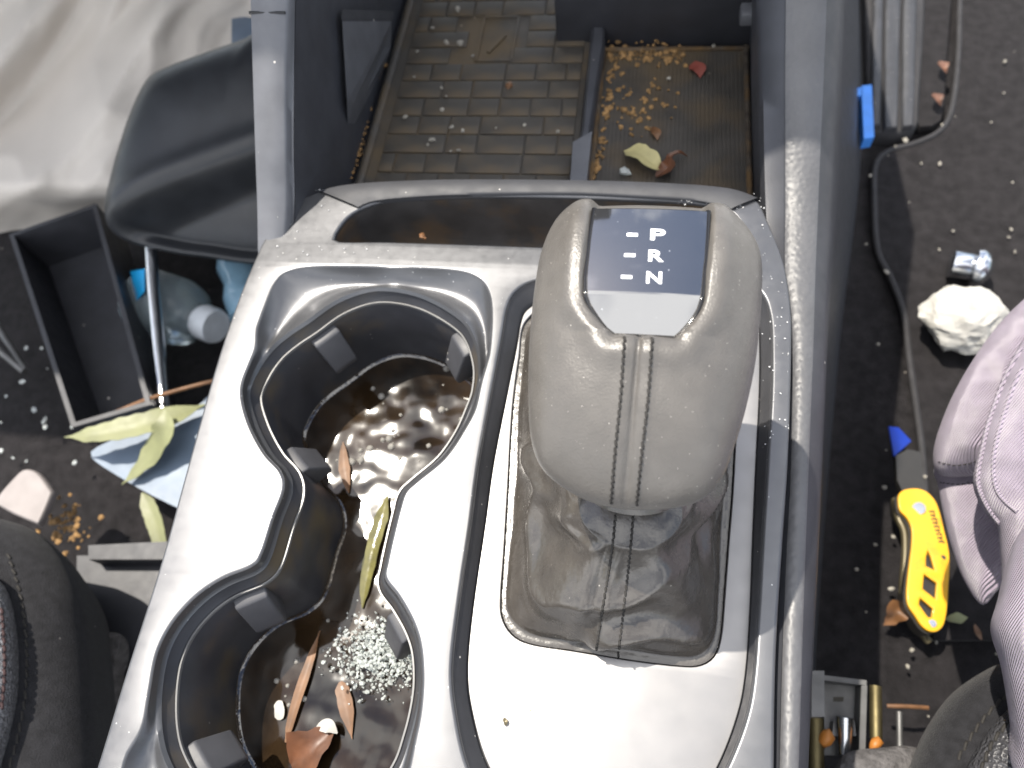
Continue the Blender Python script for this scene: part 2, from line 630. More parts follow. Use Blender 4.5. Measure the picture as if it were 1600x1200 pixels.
CUP = [((385, 613), (378, 612)), ((400, 575), (388, 566)), ((423, 543), (400, 520)), ((450, 520), (418, 470)),
       ((480, 500), (432, 440)), ((523, 470), (452, 424)), ((570, 452), (500, 417)), ((613, 450), (610, 418)),
       ((663, 462), (700, 422)), ((713, 490), (742, 432)), ((737, 517), (762, 455)), ((750, 560), (767, 500)),
       ((748, 600), (760, 580)), ((738, 630), (750, 634)), ((720, 670), (730, 676)), ((690, 713), (699, 721)),
       ((647, 750), (655, 758)), ((630, 767), (639, 774)), ((622, 795), (631, 798)), ((612, 837), (621, 838)),
       ((603, 880), (612, 878)), ((600, 908), (609, 903)), ((621, 938), (630, 931)), ((642, 975), (651, 970)),
       ((654, 1012), (663, 1010)), ((657, 1061), (667, 1062)), ((652, 1105), (664, 1115)), ((640, 1154), (655, 1165)),
       ((622, 1203), (643, 1217)), ((580, 1262), (620, 1275)), ((515, 1302), (560, 1325)), ((430, 1310), (400, 1335)),
       ((345, 1285), (250, 1322)), ((290, 1242), (200, 1280)), ((258, 1190), (190, 1215)), ((246, 1140), (212, 1140)),
       ((246, 1080), (232, 1080)), ((256, 1024), (245, 1018)), ((278, 979), (270, 971)), ((313, 939), (307, 930)),
       ((353, 911), (349, 902)), ((400, 891), (395, 883)), ((418, 868), (409, 863)), ((435, 813), (427, 810)),
       ((451, 768), (443, 766)), ((446, 738), (438, 741)), ((420, 707), (411, 711)), ((396, 660), (386, 662))]
ZC = -0.005
cup_edge = crs([at(*a, ZC) for a, b in CUP], 6)
recess = crs([at(*b, 0.0) for a, b in CUP], 6)
for _i, (_a, _b) in enumerate(zip(recess, cup_edge)):
    _w = smooth01(((_a - _b).length - .0058) / .006)
    recess[_i] = Vector((*(_b.lerp(_a, .42 + .58 * _w)).to_2d(), 0.0))

PLATE = [((805, 455), (822, 486)), ((792, 480), (814, 505)), ((784, 525), (808, 540)), ((770, 600), (795, 605)),
         ((748, 720), (772, 722)), ((735, 820), (758, 822)), ((718, 935), (740, 945)), ((706, 1040), (731, 1040)),
         ((712, 1115), (737, 1108)), ((732, 1200), (763, 1196)), ((780, 1290), (815, 1270)), ((880, 1340), (890, 1320)),
         ((1000, 1340), (990, 1320)), ((1085, 1290), (1075, 1270)), ((1135, 1200), (1121, 1198)), ((1166, 1120), (1152, 1118)),
         ((1178, 1050), (1165, 1050)), ((1185, 950), (1172, 950)), ((1191, 840), (1176, 840)), ((1199, 720), (1181, 720)),
         ((1205, 620), (1186, 620)), ((1206, 550), (1187, 550)), ((1203, 492), (1184, 505)), ((1188, 455), (1170, 484)),
         ((1150, 434), (1135, 474)), ((1000, 430), (1000, 470)), ((870, 434), (880, 470)), ((830, 440), (842, 474))]
ZP = -0.009
plate_hole = crs([at(*a, 0.0) for a, b in PLATE], 6)
plate_edge = crs([at(*b, ZP) for a, b in PLATE], 6)

TRAY = [(522, 373), (532, 352), (552, 332), (590, 316), (640, 310), (750, 306), (870, 307), (980, 311), (1080, 316), (1140, 330),
        (1160, 360), (1150, 390), (1100, 394), (980, 391), (840, 385), (700, 380), (600, 377), (540, 377)]
tray_hole = rs([at(x, y, 0.0) for x, y in TRAY], 120)

OUT = [(105, 1330), (150, 1200), (196, 1050), (250, 880), (296, 715), (340, 560), (374, 462), (400, 400), (418, 364), (440, 336),
       (468, 313), (500, 299), (560, 290), (700, 284), (900, 285), (1050, 290), (1140, 298), (1182, 312), (1200, 345), (1224, 405),
       (1236, 478), (1237, 560), (1232, 720), (1222, 870), (1214, 1000), (1211, 1100), (1210, 1200), (1206, 1420), (700, 1440), (60, 1480)]
ow = [at(x, y, 0.0) for x, y in OUT]
outer = rs(ow[:-2], 220, False) + [ow[-2], ow[-1]]

panel('trim_panel', outer, [recess, plate_hole, tray_hole], 0.0, 0.008, 0.0014, M['silver'], console)

# dished silver surround falling from the panel to the cup opening
rows = []
for k in range(9):
    t = k / 8
    hz = -0.0006 - 0.0044 * (0.5 - 0.5 * math.cos(math.pi * t)) - 0.004 * math.sin(math.pi * t) * 0.6
    row = []
    for a, b in zip(recess, cup_edge):
        w = smooth01(((a - b).length - .0035) / 0.012)
        p = a.lerp(b, t)
        p.z = -0.0006 + (ZC + 0.0006) * smooth01(t) - w * 0.0055 * math.sin(math.pi * min(t * 1.1, 1)) ** 0.8
        row.append(p)
    rows.append(row)
loft('cup_surround', [inset(recess, -0.0020, -0.0018)] + rows + [inset(cup_edge, 0.0012, ZC - 0.0016)], M['silver'], console)

# black figure-eight liner
WATER = -0.062
wall_lo = inset(cup_edge, 0.0075, -0.070)
liner = loft('cup_liner', [inset(cup_edge, 0.0004, ZC - 0.001), inset(cup_edge, 0.0012, ZC - 0.003), inset(cup_edge, 0.0036, ZC - 0.0075),
                           inset(cup_edge, 0.0044, ZC - 0.0085), inset(cup_edge, 0.0058, -0.035), inset(cup_edge, 0.0068, -0.064), wall_lo],
             M['liner'], console, False, True)
ring = inset(cup_edge, 0.0040, ZC - 0.0075)
lipl = []
for dx_, dz_ in ((0, 0.0), (0.0002, 0.0006), (0.0009, 0.0006), (0.0011, 0.0), (0.0009, -0.0012)):
    lipl.append(inset(cup_edge, 0.0037 + dx_, ZC - 0.0074 + dz_))
loft('lip', lipl, M['lip'], liner)
# rubber tabs that grip a cup
for (px, py, z, w, h) in ((517, 545, -0.026, 0.0075, 0.011), (716, 560, -0.026, 0.0075, 0.012), (478, 725, -0.030, 0.008, 0.010),
                          (412, 960, -0.026, 0.0075, 0.011), (636, 985, -0.030, 0.007, 0.013), (345, 1178, -0.026, 0.008, 0.011)):
    q = at(px, py, z)
    wl = inset(cup_edge, 0.0056, z)
    i = min(range(len(wl)), key=lambda k: (wl[k] - q).length)
    t = (wl[(i + 3) % len(wl)] - wl[i - 3]).normalized()
    nr = (inset(cup_edge, 0.02, z)[i] - wl[i]).normalized()
    c = wl[i]
    up = Vector((0, 0, 1))
    v = [c - t * w + up * h - nr * .002, c + t * w + up * h - nr * .002, c + t * w + up * (h - .001) + nr * .003, c - t * w + up * (h - .001) + nr * .003,
         c - t * w * .9 - up * h * .6 + nr * .011, c + t * w * .9 - up * h * .6 + nr * .011, c + t * w * .9 - up * h + nr * .010, c - t * w * .9 - up * h + nr * .010,
         c - t * w * .9 - up * h - nr * .002, c + t * w * .9 - up * h - nr * .002]
    f = [(0, 1, 2, 3), (3, 2, 5, 4), (4, 5, 6, 7), (7, 6, 9, 8), (0, 3, 4, 7, 8), (1, 9, 6, 5, 2), (0, 8, 9, 1)]
    bevel_mesh(mk('grip_tab', v, f, M['rubber'], liner, False), 0.0011, 3)

# shifter bay: sloping wall, satin plate with the boot opening
loft('bay_wall', [inset(plate_hole, -0.0015, -0.0018), inset(plate_hole, 0.0002, -0.0014), [p.lerp(q, .25) + Vector((0, 0, -.002)) for p, q in zip(plate_hole, plate_edge)],
                  [p.lerp(q, .8) for p, q in zip(plate_hole, plate_edge)], inset(plate_edge, -0.0004, ZP - 0.0015), inset(plate_edge, 0.003, ZP - 0.0022)], M['rimgrey'], console)
BOOT = [(822, 500), (810, 560), (800, 640), (793, 760), (787, 860), (782, 930), (784, 965), (800, 992), (830, 1007), (900, 1018),
        (985, 1032), (1060, 1041), (1095, 1040), (1118, 1024), (1128, 990), (1133, 930), (1139, 850), (1146, 760), (1152, 640),
        (1155, 560), (1142, 505), (1080, 482), (880, 478)]
boot_hole = rs([at(x, y, ZP) for x, y in BOOT], 240)
panel('shifter_plate', plate_edge, [boot_hole], ZP, 0.002, 0.0004, M['plate'], console)

# open front tray behind the silver panel
tl = [inset(tray_hole, 0.0003, -0.002), inset(tray_hole, 0.0008, -0.012), inset(tray_hole, 0.002, -0.028), inset(tray_hole, 0.006, -0.033)]
loft('coin_tray', tl, pm('dirty_tray', (.04, .038, .038), .45, var=.3, dirt=.5, dcol=(.075, .05, .03), dscale=40), console, False, True)
# lighter moulded rim round the far end of the tray
RIMO = [(498, 300), (560, 289), (700, 283), (900, 284), (1050, 289), (1140, 297), (1184, 312)]
RIMI = [(560, 326), (592, 315), (700, 307), (880, 305), (1000, 310), (1090, 316), (1142, 329)]
ro = rs([at(x, y, 0) for x, y in RIMO], 60, False)
ri = rs([at(x, y, 0) for x, y in RIMI], 60, False)
rimrows = []
for t, z in ((0, -0.004), (0.0, 0.0012), (0.06, 0.0018), (0.5, 0.0020), (0.9, 0.0018), (1.0, 0.0012), (1.0, -0.004)):
    rimrows.append([a.lerp(b, t) + Vector((0, 0, z)) for a, b in zip(ro, ri)])
loft('tray_rim', rimrows, M['rimgrey'], console, closed=False, sharp=60)

# right-hand rail with coarse grain, its outer bevel and the flared side
RAIL = [(-30, 1188, 1228, 1293, 1320, 0.055), (120, 1192, 1227, 1287, 1314, 0.030), (230, 1194, 1227, 1282, 1308, 0.014), (330, 1197, 1227, 1278, 1303, 0.003),
        (430, 1205, 1227, 1274, 1298, -0.002), (540, 1222, 1238, 1271, 1293, -0.004), (720, 1222, 1236, 1264, 1285, -0.004), (880, 1214, 1228, 1258, 1278, -0.004),
        (1040, 1206, 1222, 1253, 1270, -0.004), (1200, 1202, 1218, 1248, 1263, -0.004), (1420, 1196, 1210, 1240, 1254, -0.004)]
A = rs([at(a, y, z - 0.004) for y, a, b, c, d, z in RAIL], 60, False)
B = rs([at(b, y, z) for y, a, b, c, d, z in RAIL], 60, False)
Cc = rs([at(c, y, z) for y, a, b, c, d, z in RAIL], 60, False)
D = rs([at(d, y, z - 0.012) for y, a, b, c, d, z in RAIL], 60, False)
for L_ in (A, B, Cc, D):
    L_.insert(0, L_[0] + Vector((0, .20, .09)))
dn = Vector((0, 0, -0.012))
loft('rail_inner', [[p + dn for p in A], A, [a.lerp(b, .9) + Vector((0, 0, -.001)) for a, b in zip(A, B)], [p + Vector((0, 0, -.0004)) for p in B]], M['slate'], console, closed=False, sharp=60)
loft('side_rail', [B, [b.lerp(c, .12) + Vector((0, 0, .0012)) for b, c in zip(B, Cc)],
                   [b.lerp(c, .5) + Vector((0, 0, .002)) for b, c in zip(B, Cc)], [b.lerp(c, .88) + Vector((0, 0, .0012)) for b, c in zip(B, Cc)], Cc],
     M['grain'], console, closed=False, sharp=60)
FL = [(-30, 1342), (230, 1346), (540, 1312), (880, 1284), (1200, 1264), (1420, 1254)]
Fz = rs([at(x, y, FLOOR + 0.004) for y, x in FL], 60, False)
Fz.insert(0, Fz[0] + Vector((0, .2, 0)))
mid = [d.lerp(f, .4) + Vector((-0.006, 0, 0)) for d, f in zip(D, Fz)]
loft('side_panel', [Cc, [c.lerp(d, .6) + Vector((0, 0, .003)) for c, d in zip(Cc, D)], D, mid, Fz], M['black'], console, closed=False, sharp=80)

# left flank, down to the floor
lf = [p for p in outer[:70]]
loft('side_panel', [[p + Vector((0.004, 0, -0.006)) for p in lf], [p + Vector((0.006, 0, -0.12)) for p in lf], [p + Vector((0.0, 0, FLOOR)) for p in lf]],
     M['slate'], console, closed=False)

# left support that climbs to the dashboard, and the walls of the forward bin
WING = [(-30, 387, 450, 462, 0.082), (60, 390, 447, 460, 0.064), (150, 393, 446, 459, 0.046), (240, 396, 447, 459, 0.028), (320, 399, 448, 460, 0.010), (400, 401, 442, 455, -0.006), (430, 404, 440, 450, -0.014)]
wl_ = rs([at(a, y, z) for y, a, b, c, z in WING], 40, False)
wr_ = rs([at(b, y, z) for y, a, b, c, z in WING], 40, False)
wi_ = rs([at(c, y, z - 0.004) for y, a, b, c, z in WING], 40, False)
cd = Z_ = Vector((0, 0, 1))
for L_ in (wl_, wr_, wi_):
    L_.insert(0, L_[0] + Vector((0, .20, .08)))
loft('dash_support', [[p - cd * .06 for p in wl_], [p - cd * .004 for p in wl_], [a.lerp(b, .06) for a, b in zip(wl_, wr_)], [a.lerp(b, .5) + cd * .0015 for a, b in zip(wl_, wr_)],
                      [a.lerp(b, .92) for a, b in zip(wl_, wr_)], [p - cd * .002 for p in wr_], [a.lerp(b, .3) - cd * .005 for a, b in zip(wr_, wi_)], wi_], M['grey_wing'], console, closed=False, sharp=60)
j0 = min(range(40), key=lambda k: abs(wl_[k].y - at(418, 20, .088).y))
g = wl_[j0].lerp(wl_[j0 + 1], .3)
MATZ = -0.045
xl = at(548, 285, MATZ).x
lw_rows = [[p + Vector((0, 0, -.001)) for p in wi_], [Vector((p.x * .5 + xl * .5, p.y, p.z * .5 + MATZ * .5)) for p in wi_], [Vector((xl, p.y, MATZ - .004)) for p in wi_]]
loft('bin_wall', lw_rows, M['slate'], console, closed=False)
xr = at(1180, 295, MATZ).x
A2 = [p for p in A if p.y > 0.09]
loft('bin_wall', [[p + Vector((0, 0, -.0005)) for p in A2], [Vector((p.x * .6 + xr * .4, p.y, p.z * .4 + MATZ * .6)) for p in A2], [Vector((xr, p.y, MATZ - .004)) for p in A2]], M['slate'], console, closed=False)
# bin floor and the raised divider between its two halves
yb = at(1050, 76, MATZ).y
slab('bin_floor', [Vector((xl - .02, 0.07, MATZ - .004)), Vector((xr + .02, 0.07, MATZ - .004)), Vector((xr + .02, 0.55, MATZ - .004)), Vector((xl - .02, 0.55, MATZ - .004))], 0.004, M['black'], console)
dv = [(882, 300), (908, 200), (918, 100), (930, -20), (948, -20), (945, 70), (935, 130), (925, 200), (915, 290)]
slab('divider', [at(x, y, MATZ + .012) for x, y in dv], 0.02, M['slate'], console, bevel=0.002)
dv2 = [(890, 296), (895, 222), (925, 205), (916, 290)]
slab('divider_foot', [at(x, y, MATZ + .016) for x, y in dv2], 0.02, M['grey_wing'], console, bevel=0.002)
# dark rear face of the charging pocket
box('pocket_back', Vector(((at(940, 70, MATZ).x + at(1190, 70, MATZ).x) / 2, yb + 0.012, 0.0)), 0.082, 0.006, 0.05, M['black'], console, bev=0.002)
box('pocket_hinge', at(1178, 22, -0.005), 0.008, 0.006, 0.004, M['grey_wing'], console, bev=0.0015)
# triangular buttress on the left wall
lwb = BVHTree.FromPolygons(*loft_data(lw_rows, closed=False))
tri = [hit(x, y, lwb, .004)[0] for x, y in ((524, 33), (575, 33), (590, 60), (543, 160), (532, 158))]
tri[1] = at(612, 33, tri[1].z - .012)
tri[2] = at(604, 66, tri[2].z - .006)
off = Vector((-.006, 0, -.02))
loft('buttress', [tri, [p + off for p in tri]], M['grey_wing'], console, True, True, smooth=False)
e0, e1 = tri[0] + Z_ * .002, tri[1] + Z_ * .002
slab('buttress_edge', [e0, e1, e1 + Vector((0, .006, .001)), e0 + Vector((0, .006, .001))], .003, M['rimgrey'], console)
# joint line across the support
jl = [hit(x, 20, BVHTree.FromPolygons(*loft_data([wl_, wr_], closed=False)), .0003)[0] for x in (390, 420, 446)]
tube('joint_line', jl, .0007, M['gloss'], console, 6)

# unseen dashboard fascia, shaped to shade the bin and footwell (the support and walls run up into it)
dash = thing('dashboard', 'unseen dashboard fascia shaped to shade the console bin and footwell', 'dashboard', (0, 0.42, 0.03))
loft('fascia', [[Vector((x, y, z)) for y, z in ((.36, .05), (.335, .07), (.325, .14), (.28, .30), (.25, .44), (.27, .455), (.60, .46), (.62, .06), (.45, .045))] for x in (-.95, -.5, -.2, -.01)],
     M['black'], dash, True, True, sharp=40)

# ------------------------------------------------------------------ rubber mats in the bin
mat1 = thing('rubber_mat', 'dirty dark rubber bin mat with brick-like raised tiles', 'mat', at(750, 200, MATZ))
x0, x1 = at(590, 270, MATZ).x, at(892, 270, MATZ).x
y0, y1 = at(750, 283, MATZ).y - 0.012, at(750, -40, MATZ).y
slab('mat_base', [Vector((x0 - .012, y0, MATZ + .001)), Vector((x1 + .003, y0, MATZ + .001)), Vector((x1 + .003, y1, MATZ + .001)), Vector((x0 - .012, y1, MATZ + .001))], 0.003, M['rubber_mat'], mat1)
tube('mat_bead', [Vector((x0 - .009, y0, MATZ + .001)), Vector((x0 - .009, y1, MATZ + .001))], .003, M['rubber_mat'], mat1)
cw, rh = (x1 - x0) / 6.0, (y1 - y0) / 13.0
tiles = {}
rt = random.Random(3)
ex0, ex1, ey0, ey1 = at(752, 60, MATZ).x, at(806, 60, MATZ).x, at(780, 98, MATZ).y, at(780, 30, MATZ).y
for r in range(13):
    c = 0
    off = 0.0 if r % 2 == 0 else -0.5
    c = off
    while c < 6:
        w = rt.choice((1, 1, 1, 1, 1.5, 2)) if r else 1
        a, b = max(c, 0), min(c + w, 6)
        c += w
        if b - a < 0.3:
            continue
        cx, cy = x0 + (a + b) / 2 * cw, y0 + (r + .5) * rh
        if ex0 - .004 < cx < ex1 + .004 and ey0 - .004 < cy < ey1 + .004:
            continue
        key = round(b - a, 2)
        if key not in tiles:
            hx, hy = (b - a) * cw / 2 - .0006, rh / 2 - .0006
            o = box('tile', (0, 0, 0), hx, hy, .0006, M['rubber_mat'], None, bev=.0004)
            o.parent = mat1
            tiles[key] = o.data
        else:
            o = bpy.data.objects.new('tile', tiles[key])
            COL.objects.link(o)
            o.parent = mat1
        o.matrix_parent_inverse = Matrix.Translation(mat1.location).inverted()
        o.location = (cx, cy, MATZ + .0014 + rt.uniform(0, .0003))
# embossed badge frame in the middle of the mat
ec = Vector(((ex0 + ex1) / 2, (ey0 + ey1) / 2, MATZ + .001))
em = []
hx, hy = (ex1 - ex0) / 2, (ey1 - ey0) / 2
X, Y, Z = Vector((1, 0, 0)), Vector((0, 1, 0)), Vector((0, 0, 1))
for s in (-1, 1):
    em.append(box_data(ec + X * s * hx, X, Y, Z, .0009, hy, .0014))
    em.append(box_data(ec + Y * s * hy, X, Y, Z, hx, .0009, .0014))
dg_ = Vector((hx, hy, 0)).normalized()
em.append(box_data(ec - Y * hy * .25, dg_, Z.cross(dg_), Z, hx * .8, .0013, .0016))
many('emblem', em, M['rubber_mat'], mat1)

mat2 = thing('charging_mat', 'finely ribbed dark mat in the pocket, soil along its edge', 'mat', at(1050, 200, MATZ))
xa, xb = at(918, 285, MATZ).x, at(1176, 285, MATZ).x
ya = at(1050, 300, MATZ).y - 0.01
slab('mat_base', [Vector((xa, ya, MATZ + .0005)), Vector((xb, ya, MATZ + .0005)), Vector((xb, yb, MATZ + .0005)), Vector((xa, yb, MATZ + .0005))], .003, M['rubber_mat'], mat2)
rib = []
nr_ = 34
for k in range(nr_):
    x = xa + .006 + (xb - xa - .012) * k / (nr_ - 1)
    rib.append(box_data(Vector((x, (ya + yb) / 2, MATZ + .0008)), X, Y, Z, .0006, (yb - ya) / 2 - .006, .0006))
o = many('ribs', rib, M['rubber_mat'], mat2)
o['kind'] = 'stuff'
bd = []
for p, q in (((xa + .002, ya), (xa + .002, yb)), ((xb - .002, ya), (xb - .002, yb)), ((xa, yb - .002), (xb, yb - .002))):
    bd.append(tube_data([Vector((*p, MATZ + .001)), Vector((*q, MATZ + .001))], .0018, 8))
many('mat_border', bd, pm('dusty_border', (0.12, 0.095, 0.07), .8, var=.4, vscale=150, dirt=.5, dcol=(.2, .12, .05), dscale=60), mat2, True)

# ------------------------------------------------------------------ gear lever
lever = thing('gear_lever', 'leather gear lever with P R N display and gathered boot', 'gear lever', at(975, 850, ZP))
KO = [(905, 322), (872, 344), (849, 388), (836, 450), (827, 550), (826, 640), (831, 695), (848, 733), (885, 764), (930, 785), (985, 795), (1050, 793),
      (1098, 779), (1130, 745), (1150, 692), (1166, 636), (1181, 558), (1189, 468), (1188, 405), (1172, 366), (1142, 336), (1106, 323), (1015, 317), (940, 318)]
DISP = [(320, 930, 1107), (335, 928, 1106), (350, 926, 1105), (375, 923, 1103), (400, 921, 1101), (420, 919, 1098), (440, 918, 1096), (456, 918, 1094), (468, 919, 1092),
        (480, 923, 1088), (490, 929, 1083), (500, 936, 1076), (508, 942, 1069), (516, 949, 1062), (524, 960, 1053)]
KN = Vector((0.0, -0.22, 0.975)).normalized()


def knob_hf(x, y, sc):
    # leather swells beside the display and dips where it is let in
    e = 1e9
    best = None
    v_top, v_bot = dloc[0][0], dloc[-1][0]
    if y > v_top:
        row = dloc[0]
    elif y < v_bot:
        row = dloc[-1]
    else:
        row = None
        for a, b in zip(dloc, dloc[1:]):
            if b[0] <= y <= a[0]:
                t = (a[0] - y) / max(a[0] - b[0], 1e-9)
                row = (y, a[1] + (b[1] - a[1]) * t, a[2] + (b[2] - a[2]) * t)
                break
    dxo = max(row[1] - x, x - row[2])
    dyo = v_bot - y
    d = max(dxo, dyo) if dxo <= 0 or dyo <= 0 else math.hypot(dxo, dyo)
    h = -0.0042 * (1 - smooth01((d + .0008) / .0032))
    h += 0.0016 * math.exp(-((d - .006) / .004) ** 2) * (1 if d > 0 else 0)
    # central seam groove behind the display
    if y < v_bot:
        g0, g1 = seam_l
        t = (y - g0[1]) / (g1[1] - g0[1])
        xs = g0[0] + (g1[0] - g0[0]) * t
        h -= 0.0009 * math.exp(-((x - xs) / .0009) ** 2)
        h += 0.0005 * math.exp(-((abs(x - xs) - .0035) / .0016) ** 2)
    # heel slopes away to the driver
    h -= 0.004 * smooth01((v_bot - y) / .05) ** 1.5
    # leather is never quite even
    h += 0.0004 * noise.noise(Vector((x * 60, y * 60, 1.0)))
    return h


dummy = Pad(KO, (1005, 560, 0.092), KN, 0.012, 0.035, N=64, rings=4)
dloc = []
for y, a, b in DISP:
    u0, v0 = dummy.loc(a, y, .0165)
    u1, v1 = dummy.loc(b, y, .0165)
    dloc.append(((v0 + v1) / 2, u0, u1))
seam_l = (dummy.loc(998, 530, .017), dummy.loc(976, 790, .004))
kp = Pad(KO, (1005, 560, 0.092), KN, 0.020, 0.036, N=320, rings=110, hf=knob_hf, power=2.3)
knob = mk('knob', kp.vd, kp.fd, M['leather'], lever, True)
kb = kp.bvh()

# display: upper facet, a soft crease, lower facet that faces the sky
vt, vb = dloc[0][0], dloc[-1][0]
vcr = dummy.loc(1005, 459, .019)[1]
dxc = dummy.loc(1010, 440, .019)[0]


def disp_h(x, y):
    h = 0.0190
    k = 0.0022
    s = (y - vcr)
    h += (-0.14 * s - 1.2 * s * s) if s > 0 else 0.13 * s
    h += -2.5 * (x - dxc) ** 2
    return h


rows = []
fine = []
for a, b in zip(dloc, dloc[1:]):
    for k in range(3):
        t = k / 3
        fine.append(tuple(a[i] + (b[i] - a[i]) * t for i in range(3)))
fine.append(dloc[-1])
nc = 22
for (v, a, b) in fine:
    rows.append([kp.pt(a + (b - a) * k / nc, v, disp_h(a + (b - a) * k / nc, v)) for k in range(nc + 1)])
v_, f_ = loft_data(rows, closed=False)
rim = [(i, 0) for i in range(len(rows))] + [(len(rows) - 1, k) for k in range(1, nc + 1)] + [(i, nc) for i in range(len(rows) - 2, -1, -1)] + [(0, k) for k in range(nc - 1, 0, -1)]
base = len(v_)
cen = kp.pt(0, (vt + vb) / 2, 0)
for d_in, dh in ((-.00045, -.0005), (-.0006, -.006)):
    for (i, k) in rim:
        p = rows[i][k]
        o_ = p - cen
        o_ -= kp.n * o_.dot(kp.n)
        v_.append(p + o_.normalized() * (-d_in) + kp.n * dh)
n_ = len(rim)
for q in range(n_):
    w = (q + 1) % n_
    A_ = rim[q][0] * (nc + 1) + rim[q][1]
    B_ = rim[w][0] * (nc + 1) + rim[w][1]
    f_.append((A_, B_, base + w, base + q))
    f_.append((base + q, base + w, base + n_ + w, base + n_ + q))
disp = mk('display', v_, f_, M['glass'], knob, True, 25)
db = BVHTree.FromPolygons(v_, f_)
# glossy black bezel line round the display
bez = []
for (i, k) in rim:
    if i == 0 and 0 < k < nc:
        continue
    p = rows[i][k]
    o_ = p - cen
    o_ -= kp.n * o_.dot(kp.n)
    bez.append(p + o_.normalized() * .0007 - kp.n * .0012)
tube('bezel', rs(bez, 120, False), .0009, M['gloss'], knob, 8)


def text_mesh(s, size):
    cu = bpy.data.curves.new('letter', 'FONT')
    cu.body = s
    cu.size = size
    cu.extrude = 0.00006
    cu.offset = 0.022 * size
    cu.align_x = 'CENTER'
    cu.align_y = 'CENTER'
    t = bpy.data.objects.new('t', cu)
    COL.objects.link(t)
    dg = bpy.context.evaluated_depsgraph_get()
    dg.update()
    me = bpy.data.meshes.new_from_object(t.evaluated_get(dg))
    bpy.data.objects.remove(t)
    return me


for s, px, py in (('P', 1028, 367), ('R', 1025, 400), ('N', 1022, 434)):
    p, n = hit(px, py, db, .00012)
    p2, _ = hit(px + 25, py + 1, db, .00012)
    ax = (p2 - p).normalized()
    ay = n.cross(ax).normalized()
    me = text_mesh(s, 0.0072)
    xs = [q.co.x for q in me.vertices]
    ys = [q.co.y for q in me.vertices]
    cx, cy = (min(xs) + max(xs)) / 2, (min(ys) + max(ys)) / 2
    want_h, want_w = 21 * .205 / 1155, 25 * .205 / 1155
    sx, sy = want_w / (max(xs) - min(xs)), want_h / (max(ys) - min(ys)) * 1.08
    for q in me.vertices:
        q.co = p + ax * ((q.co.x - cx) * sx - (q.co.y - cy) * 0.0) + ay * (q.co.y - cy) * sy + n * q.co.z
    me.materials.clear()
    me.materials.append(M['print'])
    link(bpy.data.objects.new('letter', me), disp)
for px, py in ((988, 367), (984, 399), (979, 433)):
    p, n = hit(px, py, db, .0001)
    p2, _ = hit(px + 9, py + .3, db, .0001)
    ax = (p2 - p)
    w = ax.length
    ax.normalize()
    v, f = box_data(p, ax, n.cross(ax), n, w * .95, .00055, .00006)
    mk('dash_mark', v, f, M['print'], disp, False)


def stitches(px_path, bvh, step, ln, r, lift, parent, name='stitching'):
    pts = []
    fp = rs([Vector((x, y, 0)) for x, y in px_path], 240, False)
    for q in fp:
        p, n = hit(q.x, q.y, bvh, lift)
        if p is not None:
            pts.append((p, n))
    parts = []
    acc = step
    for a, b in zip(pts, pts[1:]):
        d = (b[0] - a[0]).length
        if d > .006:
            continue
        acc += d
        if acc >= step:
            acc = 0
            t = (b[0] - a[0]).normalized()
            sd = a[1].cross(t).normalized()
            tt = (t + sd * .22).normalized()
            parts.append(tube_data([a[0] - tt * ln / 2 - a[1] * .0004, a[0] - tt * ln * .25 + a[1] * .0001, a[0] + tt * ln * .25 + a[1] * .0001, a[0] + tt * ln / 2 - a[1] * .0004], r, 6))
    o = many(name, parts, M['thread'], parent, True)
    o['kind'] = 'stuff'
    return o


stitches([(976, 530), (970, 620), (962, 700), (955, 785)], kb, 0.0021, .0019, .00044, .00015, knob)
stitches([(1019, 532), (1013, 620), (1004, 700), (995, 788)], kb, 0.0021, .0019, .00044, .00015, knob)

